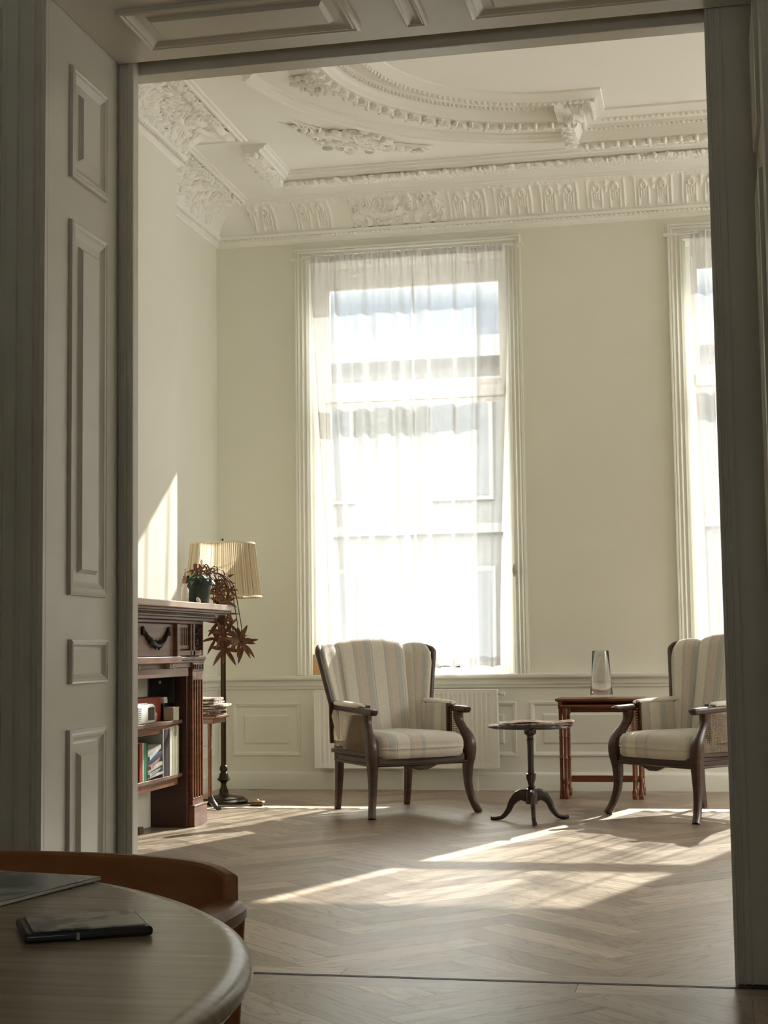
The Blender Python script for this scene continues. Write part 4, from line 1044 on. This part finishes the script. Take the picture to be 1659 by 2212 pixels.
# books and other things on the shelves (spines face +X)
def book(label, y, th, h, d, c, z, front=-2.966, tilt=0, lying=False, group='books on the lower shelf', ln=.2, rz=0, page=True):
    r_ = thing('book', label, 'book', (front-d/2, y, z), 0, group); cov = flat(c)
    if not lying: dims = (d, th, h)
    else: dims = (d, ln, th)
    dx, dy, dz = dims; t_ = .0025
    m_ = MB()
    if lying: m_.box(-dx/2, dx/2, -dy/2, dy/2, 0, t_).box(-dx/2, dx/2, -dy/2, dy/2, dz-t_, dz).box(dx/2-t_, dx/2, -dy/2, dy/2, 0, dz)
    else: m_.box(-dx/2, dx/2, -dy/2, -dy/2+t_, 0, dz).box(-dx/2, dx/2, dy/2-t_, dy/2, 0, dz).box(dx/2-t_, dx/2, -dy/2, dy/2, 0, dz)
    m_.build('cover', cov, r_, bevel=.0012)
    p_ = MB()
    if lying: p_.box(-dx/2+.003, dx/2-t_, -dy/2+.003, dy/2-.003, t_, dz-t_)
    else: p_.box(-dx/2+.003, dx/2-t_, -dy/2+t_, dy/2-t_, .003, dz-.003)
    p_.build('pages', M['paper'], r_)
    r_.rotation_euler = (tilt, 0, rz)
    return r_
Z2 = .3105
ups = [('thick red book, leftmost on the lower shelf', .045, .200, .15, (.30, .03, .015)), ('thin cream book between the red and green books', .016, .205, .15, (.72, .68, .58)), ('green book with a pale head on the lower shelf', .042, .203, .15, (.02, .19, .06)), ('thin dark blue book right of the green book', .018, .19, .15, (.02, .035, .06))]
y = 7.79
for lb, th, h, d, c in ups: book(lb, y+th/2, th, h, d, c, Z2); y += th+.002
ys = y+.01
y = 8.142
ups = [('slim pale blue-grey book at the left of the tall upright row', .018, .262, .15, (.42, .47, .47)), ('black upright book in the tall row', .034, .262, .15, (.012, .012, .012)), ('dark maroon upright book in the tall row', .034, .262, .15, (.05, .012, .014)), ('dark brown upright book in the tall row', .022, .262, .15, (.03, .016, .014)),
       ('white upright book in the tall row', .034, .268, .15, (.70, .70, .70)), ('cream spined upright book with small print', .050, .270, .15, (.42, .40, .27)), ('olive cream upright book near the right end of the row', .046, .272, .15, (.36, .35, .23)), ('pale grey tall book at the right end of the lower shelf', .050, .268, .13, (.50, .48, .40))]
for lb, th, h, d, c in ups: book(lb, y+th/2, th, h, d, c, Z2, front=-2.964 if 'pale grey' not in lb else -2.975); y += th+.0015
# leaning stack: lying books fanned against the upright row
zz = Z2; stack = [('white magazine at the bottom of the leaning book pile', .012, (.62, .64, .68), .24), ('grey paperback second from the bottom of the leaning pile', .016, (.40, .40, .38), .23), ('white paperback in the middle of the leaning pile', .020, (.66, .65, .60), .21), ('dusky pink book in the leaning pile', .018, (.42, .24, .24), .21), ('blue book with white label near the top of the leaning pile', .022, (.07, .12, .20), .20), ('white book on top of the leaning pile', .022, (.74, .73, .70), .20)]
for k, (lb, th, c, ln) in enumerate(stack):
    tl = radians(5+k*2.2)
    book(lb, 8.034, th, 0, .140, c, zz+.012+ln/2*sin(tl)*0+.006*k, tilt=tl, lying=True, group='leaning pile of books', ln=ln, rz=radians((-3, 4, -2, 5, -4, 2)[k])); zz += th+.0005
book('worn red-brown book behind the top of the leaning pile', 7.98, .02, 0, .085, (.16, .035, .018), .4915, front=-3.062, lying=True, group='leaning pile of books', ln=.25, tilt=0)
m = MB().box(-.018, .018, -.19, .19, 0, .18); o = m.build('file_box', flat((.23, .21, .15)), bevel=.004); o.location = (-3.134, 7.93, Z2); tag(o, 'olive grey file box at the back of the lower shelf behind the leaning books', 'box')
Z1 = .6125
r = thing('radio', 'white plastic box-shaped radio with dark round-cornered display on upper shelf', 'radio', (-2.998, 7.905, Z1))
m = MB(); m.prism([(-.032, .0), (.024, .0), (.031, .012), (.031, .088), (.020, .105), (-.026, .105), (-.032, .09)], .26, lambda a, b, d: Vector((a, -.13+d, b))); m.build('casing', M['plasticw'], r, bevel=.006)
MB().box(.030, .034, .020, .110, .018, .090).build('display', M['screen'], r, bevel=.004)
m = MB()
for k in range(7): m.box(.0305, .033, -.115, -.085, .018+k*.011, .022+k*.011)
m.build('grille', flat((.35, .35, .34)), r); MB().box(-.022, .016, -.09, .05, .105, .111).build('top_key_strip', M['plasticw'], r, bevel=.002)
m = MB().box(-.048, .048, -.26, .26, 0, .135); o = m.build('wooden_case', M['redbox'], bevel=.004); o.location = (-3.09, 8.07, Z1); tag(o, 'long red-brown case standing behind the white radio on the upper shelf', 'case')
m = MB().blob((0, 0, 0), (.026, .026, .032), 20, 14); o = m.build('glazed_egg', M['pinkball']); o.location = (-2.998, 8.075, Z1+.032); tag(o, 'glossy pink egg-shaped ornament right of the white radio', 'ornament')
m = MB().box(-.030, .030, -.046, .046, 0, .070).box(-.031, .031, -.048, .048, .066, .074); o = m.build('card_box', flat((.68, .64, .52)), bevel=.002); o.location = (-2.996, 8.37, Z1); tag(o, 'small cream card box at the front of the upper shelf', 'box')
m = MB().box(-.045, .045, -.058, .058, 0, .095); o = m.build('black_case', M['black'], bevel=.003); o.location = (-3.078, 8.40, Z1); tag(o, 'low black box beneath the white papers at the right end of the upper shelf', 'box')
m = MB().box(-.045, .045, -.035, .035, 0, .012).box(-.042, .046, -.036, .034, .012, .022).box(-.045, .043, -.034, .036, .022, .034); o = m.build('paper_pile', M['paper'], bevel=.002); o.location = (-3.078, 8.38, Z1+.0955); o.rotation_euler = (0, 0, .05); tag(o, 'loose white papers on the low black box', 'papers')
r = thing('presentation_box', 'tall black box with a tiny white emblem at the back of the upper shelf', 'box', (-3.075, 8.438, Z1+.0955))
m = MB().box(-.075, .075, -.02, .02, 0, .165); m.build('box_body', M['black'], r, bevel=.002)
m = MB().box(-.075, -.0725, -.0215, -.02, 0, .165).box(-.075, .075, -.0215, -.02, .1625, .165); m.build('silver_edge', flat((.35, .35, .33)), r)
m = MB().box(-.014, -.008, -.0206, -.02, .108, .126).box(-.006, .0, -.0206, -.02, .108, .126).box(-.014, .0, -.0206, -.02, .1155, .1185); m.build('emblem', M['paper'], r)
m = MB().box(-.05, .05, -.08, .08, 0, .05); o = m.build('foil_packet', flat((.45, .47, .50), .3), bevel=.01); o.location = (-3.03, 7.62, 0); tag(o, 'pale grey packet on the floor under the bookcase', 'packet')
m = MB(); m.tube(smoothpath([(-3.14, 8.20, .25), (-3.13, 8.16, .18), (-3.135, 8.19, .11), (-3.12, 8.15, .05), (-3.1, 8.16, .006)], 5), .003, 6); m.box(-3.135, -3.095, 8.13, 8.19, .0, .035)
o = m.build('power_cable', M['brownplastic']); tag(o, 'thin brown cable hanging down the wall under the bookcase', 'cable')

# ------------------------------------------------------------------ plant, bottles on the mantel
PX, PY, PZ = -2.915, 8.60, 1.2725
r = thing('trailing_plant', 'trailing reddish-brown plant in a dark green plastic pot on the mantel', 'potted plant', (PX, PY, PZ))
MB().lathe([(.062, 0), (.064, .002), (.078, .112), (.086, .114), (.090, .150), (.085, .150), (.080, .118), (.070, .10), (.01, .10)], n=40).build('pot', M['potgreen'], r)
MB().lathe([(.083, .112), (.083, .136), (.055, .146), (.01, .15)], n=24).build('soil', M['soil'], r)
def leafmesh(mb, base, d, n, ln, wd, droop=.25):
    d = Vector(d).normalized(); n = Vector(n); s_ = d.cross(n)
    if s_.length < .01: s_ = Vector((1, 0, 0))
    s_.normalize(); n = s_.cross(d).normalized(); K = 7; vs = []; base = Vector(base)
    for k in range(K+1):
        t_ = k/K; c = base+d*ln*t_-Vector((0, 0, 1))*droop*ln*t_*t_; w_ = wd*sin(pi*min(1, t_*.92+.06))**.8*(1-t_*.15) if k < K else 0
        vs += [c-s_*w_+n*w_*.35, c, c+s_*w_+n*w_*.35]
    fs_ = []
    for k in range(K):
        for j in (0, 1): fs_.append((3*k+j, 3*k+j+1, 3*k+j+4, 3*k+j+3))
    mb.add(vs, fs_)
def cluster(mb, c, n, ln, rnd, face=(.3, -.8, .2), spread=1.0):
    f = Vector(face).normalized(); a = f.cross(Vector((0, 0, 1))).normalized(); b2 = a.cross(f)
    for k in range(n):
        an = 2*pi*(k+rnd.uniform(-.25, .25))/n; d = a*cos(an)+b2*sin(an)+f*rnd.uniform(.05, .5)/spread
        leafmesh(mb, c, d, f, ln*rnd.uniform(.9, 1.35), ln*rnd.uniform(.12, .165), rnd.uniform(.0, .35))
rnd = random.Random(11)
fol = MB(); stm = MB(); top = MB()
cl = [((.085, .24, .150), 7, .062), ((.06, .20, .06), 8, .06), ((.10, .26, .02), 7, .058), ((.15, .34, -.213), 9, .092), ((.17, .36, -.235), 5, .085), ((.05, .36, -.262), 8, .092), ((.09, .30, -.05), 6, .055), ((.02, .33, -.10), 7, .08), ((.06, .33, -.17), 6, .075), ((.11, .35, -.20), 5, .07), ((.0, .34, -.20), 6, .08), ((.02, .32, .10), 5, .055), ((.10, .30, .09), 6, .058), ((.00, .16, .12), 6, .055), ((.09, .35, -.12), 5, .06), ((.03, .35, -.15), 6, .07), ((.12, .36, -.17), 4, .05), ((.03, .30, 0.0), 6, .06), ((.07, .22, .11), 6, .05)]
for c, n, ln in cl:
    cluster(fol, c, n, ln, rnd)
    mid = (c[0]*.7+.02, c[1]*.6, max(c[2], .02)+.12); pts = smoothpath([(.02*rnd.uniform(-1, 1), .03, .14), (c[0]*.35, c[1]*.35, .19), mid, (c[0]*.9, max(c[1]*.9, .12), (c[2]+mid[2])/2), c], 5)
    if len(cl) and rnd.random() < .55: stm.tube(pts, .0028, 5)
for k in range(70):
    a = rnd.uniform(0, 2*pi); q = rnd.uniform(.0, .06); c = (q*cos(a), q*sin(a), .145+.045*(1-q/.06)*rnd.uniform(.5, 1)); leafmesh(top, c, (cos(a), sin(a), rnd.uniform(-.1, .7)), (0, 0, 1), rnd.uniform(.035, .065), rnd.uniform(.012, .02), .8)
for k in range(5):
    a = rnd.uniform(0, 2*pi); stm.tube(smoothpath([(0, 0, .14), (.03*cos(a), .03*sin(a), .21), (.06*cos(a), .05*sin(a), .235), (.085*cos(a), .07*sin(a), .20)], 5), .0028, 5)
    cluster(fol, (.085*cos(a), .07*sin(a), .20), 5, .04, rnd)
fol.build('foliage', M['leaf'], r, recalc=False); top.build('pot_leaves', M['leafg'], r, recalc=False); stm.build('stems', M['stem'], r)
def bottle(label, loc, h=.115, rr=.021, twig=True, sd=1):
    r_ = thing('ceramic_bottle', label, 'bottle', loc)
    MB().lathe([(rr*.9, 0), (rr, .004), (rr, h*.66), (rr*.86, h*.76), (rr*.5, h*.84), (rr*.46, h*.89), (rr*.85, h), (rr*.7, h), (rr*.35, h*.9), (rr*.1, h*.88)], n=24).build('bottle_body', M['ceramic'], r_)
    if twig:
        m_ = MB(); q = random.Random(sd)
        for k in range(5): m_.tube(smoothpath([(0, 0, h*.85), (q.uniform(-.012, .012), q.uniform(-.012, .012), h+.03), (q.uniform(-.025, .02), q.uniform(-.03, .03), h+.06+q.uniform(0, .05))], 4), [.0016]*9, 4)
        m_.tube([(0, 0, h*.85), (-.004, 0, h+.045)], [.003, .009], 8); m_.build('dried_stalks', M['dry'], r_)
bottle('slim white ceramic bottle with a dried stalk, beside the green pot', (-2.925, 8.405, PZ))
m = MB().blob((0, 0, 0), (.012, .03, .012), 14, 8); o = m.build('shell', M['ceramic']); o.location = (-2.868, 8.475, PZ+.018); o.rotation_euler = (radians(-38), 0, 0); tag(o, 'small white shell leaning by the foot of the green pot', 'shell')

# ------------------------------------------------------------------ stand with newspapers, floor lamp
r = thing('newspaper_stand', 'slender red-brown pedestal side table with splayed feet behind the bookcase', 'side table', (-3.24, 9.45, 0))
MB().box(-.20, .20, -.14, .14, .575, .592).build('table_top', M['nestwood'], r, bevel=.004)
MB().box(-.18, .18, -.12, .12, .545, .575).build('apron', M['nestwood'], r, bevel=.003)
for s in (-1, 1):
    MB().lathe([(.012, .05), (.013, .12), (.012, .2), (.015, .205), (.012, .21), (.012, .38), (.015, .385), (.012, .39), (.013, .5), (.015, .545)], s*.115, 0, 14).build('column', M['nestwood'], r)
    MB().tube(smoothpath([(s*.115, 0, .075), (s*.14, -.02, .045), (s*.175, -.045, .016), (s*.20, -.06, .010)], 4), smoothpath([(.013, .024), (.013, .018), (.012, .012), (.013, .010)], 4), 10, sq=.7).build('foot', M['tripodwood'], r)
    MB().tube(smoothpath([(s*.115, 0, .075), (s*.12, .04, .045), (s*.13, .09, .014)], 4), smoothpath([(.013, .022), (.013, .016), (.012, .010)], 4), 10, sq=.7).build('foot', M['tripodwood'], r)
MB().box(-.115, .115, -.008, .008, .065, .09).build('stretcher', M['nestwood'], r, bevel=.002)
z = .5925; rnd = random.Random(5)
labs = ['bottom newspaper of the pile on the slender side table', 'second newspaper from the bottom of the side table pile', 'third newspaper up in the side table pile', 'middle newspaper of the side table pile', 'fifth newspaper up, sticking out to the right', 'second newspaper from the top of the side table pile', 'folded newspaper on the very top of the side table pile']
for k, lb in enumerate(labs):
    th = (.010, .014, .014, .016, .018, .018, .020)[k]; ln = (.38, .33, .36, .36, .42, .36, .36)[k]
    rr = thing('newspaper', lb, 'newspaper', (-3.235+(.0, -.02, .01, .0, .015, -.01, -.01)[k], 9.45, z), radians((2, -4, 3, -6, 5, -2, 3)[k]), 'newspaper pile')
    pts = [(-ln/2, 0, th/2)]; m = MB()
    def fn(u, v, ln=ln, th=th, k=k):
        a = 2*pi*u; e = .35; y_ = .12*math.copysign(abs(cos(a))**e, cos(a)); z_ = th/2*math.copysign(abs(sin(a))**.7, sin(a))
        return Vector(((v-.5)*ln, y_*(.97+.02*sin(v*9+k)), th/2+z_*(.92+.08*sin(v*14+k*2))))
    m.grid(fn, 20, 18, cu=True); m.f += [tuple(range(20)), tuple(18*20+i for i in range(20))]
    m.build('folded_sheets', M['news'] if k % 3 else M['newspink'], rr, smooth=50); z += th+.0006

r = thing('floor_lamp', 'brass-brown floor lamp with a wide pleated beige shade in the left corner', 'floor lamp', (-3.155, 9.83, 0))
MB().lathe([(.155, 0), (.158, .008), (.158, .018), (.150, .026), (.140, .030), (.136, .038), (.120, .044), (.06, .052), (.035, .058), (.03, .07)], n=48).build('base', M['bronze'], r)
MB().lathe([(.028, .065), (.030, .085), (.022, .10), (.016, .125), (.022, .14), (.045, .155), (.032, .17), (.026, .195), (.018, .205), (.026, .215), (.026, .235), (.020, .245), (.016, .25)], n=24).build('turned_stem', M['bronze'], r)
MB().lathe([(.0175, .245), (.0175, 1.20), (.024, 1.21), (.026, 1.22), (.018, 1.235), (.012, 1.25), (.012, 1.42)], n=20).build('pole', M['bronze'], r)
m = MB()
def fsh(u, v):
    a = 2*pi*u; R_ = .258+(.214-.258)*v; R_ += .0016*sin(a*104); return Vector((R_*cos(a), R_*sin(a), 1.355+.362*v))
m.grid(fsh, 1040, 4, cu=True); sh = m.build('lamp_shade', M['shade'], r, recalc=False, smooth=80)
for z0, R_ in ((1.352, .262), (1.707, .218)):
    m = MB(); m.grid(lambda u, v: Vector(((R_-.003*v*(1 if z0 > 1.5 else 1))*cos(2*pi*u), (R_-.003*v)*sin(2*pi*u), z0+.013*v)), 96, 1, cu=True); m.build('shade_trim', M['shadetrim'], sh, recalc=False)
m = MB()
for k in range(3): a = 2*pi*k/3; m.tube([(0, 0, 1.70), (.214*cos(a), .214*sin(a), 1.712)], .0025, 6)
m.tube([(0, 0, 1.42), (0, 0, 1.72)], .004, 8); m.build('spider', M['bronze'], r)
MB().lathe([(.005, 1.715), (.011, 1.722), (.010, 1.738), (.005, 1.75)], n=14).build('finial', M['iron'], r)
MB().lathe([(.012, 1.42), (.016, 1.43), (.016, 1.47), (.030, 1.52), (.030, 1.55), (.015, 1.58)], n=18).build('bulb', M['ceramic'], r)
m = MB(); m.tube(smoothpath([(.13, -.02, .006), (.20, -.03, .005), (.24, -.12, .004), (.16, -.2, .004), (.02, -.22, .004), (.10, -.17, .004), (.26, -.14, .006)], 8), .004, 6); m.build('cable', M['blackcord'], r)
m = MB(); m.box(.235, .315, -.165, -.095, .0, .030); m.build('foot_dimmer', M['brownplastic'], r, bevel=.010)
m = MB(); m.blob((.265, -.125, .034), (.014, .012, .007)); m.build('dimmer_button', M['nail'], r)
for y0, z0, lb in ((9.62, .40, 'upper white wall socket on the recess wall behind the slender side table'), (9.62, .32, 'lower white wall socket on the recess wall behind the slender side table')):
    m = MB().box(0, .012, -.04, .04, -.038, .038); m.lathe([(.018, .012), (.018, .014), (.014, .0145)], mx=Matrix.Rotation(radians(90), 4, 'Y')); o = m.build('wall_socket', M['plasticw'], bevel=.003); o.location = (XL, y0, z0); tag(o, lb, 'socket', 'double wall sockets')

# ------------------------------------------------------------------ dining table and chair in the near room
TX, TY, TR = -1.08, 1.09, .72
r = thing('dining_table', 'large round oak table with a rounded pale edge in the near left corner', 'table', (TX, TY, 0))
m = MB(); pr = [(TR-.10, .702), (TR-.050, .704), (TR-.022, .711), (TR-.006, .719), (TR, .726), (TR-.002, .734), (TR-.010, .7385), (TR-.022, .740), (TR-.026, .740)]
m.lathe([(.3, .702)]+pr+[(.5, .740)], n=256); m.build('table_top', M['tabletop'], r, smooth=50)
m = MB()
MB().lathe([(.50, .64), (.50, .702), (.48, .702)], n=64).build('apron', M['tableedge'], r)
for a in (50, 140, 230, 320):
    a = radians(a); MB().tube([(.47*cos(a), .47*sin(a), .70), (.49*cos(a), .49*sin(a), .35), (.50*cos(a), .50*sin(a), 0)], [.027, .023, .016], 14).build('leg', M['dchair'], r)
# chair pushed under the far side of the table
def dchair(loc, rz, label):
    r_ = thing('dining_chair', label, 'chair', loc, rz)
    D = M['dchair']; m_ = MB(); Rb = .36; n = 48; sp = radians(58)
    # curved wide back board
    def ring(u, v):
        an = pi/2+(-sp+2*sp*u); hh = .145*(1-.35*abs(2*u-1)**6); e = abs(2*u-1)**10; zt = .728-.010*e
        z_ = zt-hh*(1-v); th = 0; R_ = Rb; return R_*cos(an)*1.12, R_*sin(an)*.82-.03, z_
    w1 = 0
    m_.grid(lambda u, v: Vector(ring(u, v)), n, 8)
    def ring2(u, v):
        x_, y_, z_ = ring(u, v); k = 1-.019/.36; return Vector((x_*k, (y_+.03)*k-.03, z_))
    m_.grid(ring2, n, 8); w1 = n+1; o2 = w1*9; NV = 8
    m_.f += [(i, i+1, o2+i+1, o2+i) for i in range(n)]+[(NV*w1+i, NV*w1+i+1, o2+NV*w1+i+1, o2+NV*w1+i) for i in range(n)]+[(j*w1, (j+1)*w1, o2+(j+1)*w1, o2+j*w1) for j in range(NV)]+[(j*w1+n, (j+1)*w1+n, o2+(j+1)*w1+n, o2+j*w1+n) for j in range(NV)]
    m_.build('back_board', D, r_, bevel=.004, smooth=50)
    for s in (-1, 1):
        pts = smoothpath([(s*.320, .14, .672), (s*.332, .09, .676), (s*.326, -.02, .674), (s*.314, -.09, .668), (s*.308, -.12, .662)], 5)
        MB().tube(pts, smoothpath([(.020, .014), (.028, .014), (.028, .014), (.024, .012), (.012, .006)], 5), 12, sq=.7).build('arm', D, r_)
        MB().tube([(s*.30, -.16, 0), (s*.31, -.15, .3), (s*.335, -.08, .645)], [.013, .018, .014], 12).build('leg', D, r_)
        MB().tube([(s*.27, .27, 0), (s*.29, .22, .35), (s*.325, .155, .66)], [.013, .018, .016], 12).build('leg', D, r_)
    m_ = MB(); m_.lathe([(.05, .405), (.24, .41), (.26, .425), (.255, .445), (.2, .452), (.05, .45)], n=40, sx=1.08, sy=.92); m_.build('seat', M['manteldark'], r_)
    MB().box(-.28, .28, -.15, -.13, .35, .40).box(-.27, .27, .19, .21, .35, .40).build('seat_rail', D, r_, bevel=.004)
    return r_
dchair((-.925, 1.755, 0), radians(2), 'curved-back teak dining chair pushed under the round table')
# things on the table
def rel(px, py, z=.7405): return (px, py, z)
r = thing('case', 'slim dark case with a pale patterned lid lying on the round table', 'case', (-.580, 1.378, .7405), radians(30))
MB().box(-.058, .058, -.046, .046, 0, .0085).build('case_body', M['black'], r, bevel=.003)
MB().box(-.050, .052, -.040, .042, .0085, .0105).build('lid_card', noisy('mottled_card', (.10, .095, .08), (.38, .36, .31), (35, 35, 35), .3, lo=.42, hi=.55), r, bevel=.001)
MB().box(-.012, -.009, -.0472, -.046, .001, .0075).build('clasp', M['chrome'], r)
r = thing('magazine', 'open magazine with blue-grey cover at the left edge of the round table', 'magazine', (-.855, 1.61, .7405), radians(-11))
m = MB().box(-.15, .15, -.105, .105, 0, .004); m.build('magazine_pages', M['paper'], r, bevel=.001)
m = MB().box(-.15, .15, -.105, .105, .004, .0048); m.build('magazine_cover', noisy('printed_cover', (.10, .13, .14), (.36, .35, .31), (7, 7, 7), .22, lo=.46, hi=.56), r)

# ------------------------------------------------------------------ outside: street and houses opposite
o = MB().box(-40, 60, -30, 60, -1.2, -1.0).build('street', M['street'], smooth=0); struct(o)
r = thing('row_house', 'pale bright facade across the street, seen hazily through the curtains', 'building', (-2, 32, -1.0))
HT = 8.55
m = MB().box(-24, 24, 0, 6, 0, HT); m.build('facade_wall', M['facade'], r)
m = MB().box(-24, 24, -.35, 0, HT-.45, HT).box(-24, 24, -.15, 0, HT-1.0, HT-.85).box(-24, 24, -.12, 0, 4.4, 4.6); m.build('eaves_cornice', M['facadew'], r)
for fx in range(-7, 8):
    for fz in (1.4, 5.2):
        m = MB().box(fx*3-.7, fx*3+.7, -.08, .0, fz-.1, fz+2.3); w_ = m.build('window', M['facadew'], r)
        MB().box(fx*3-.6, fx*3+.6, -.09, -.08, fz, fz+2.2).build('pane', M['facadeg'], w_)
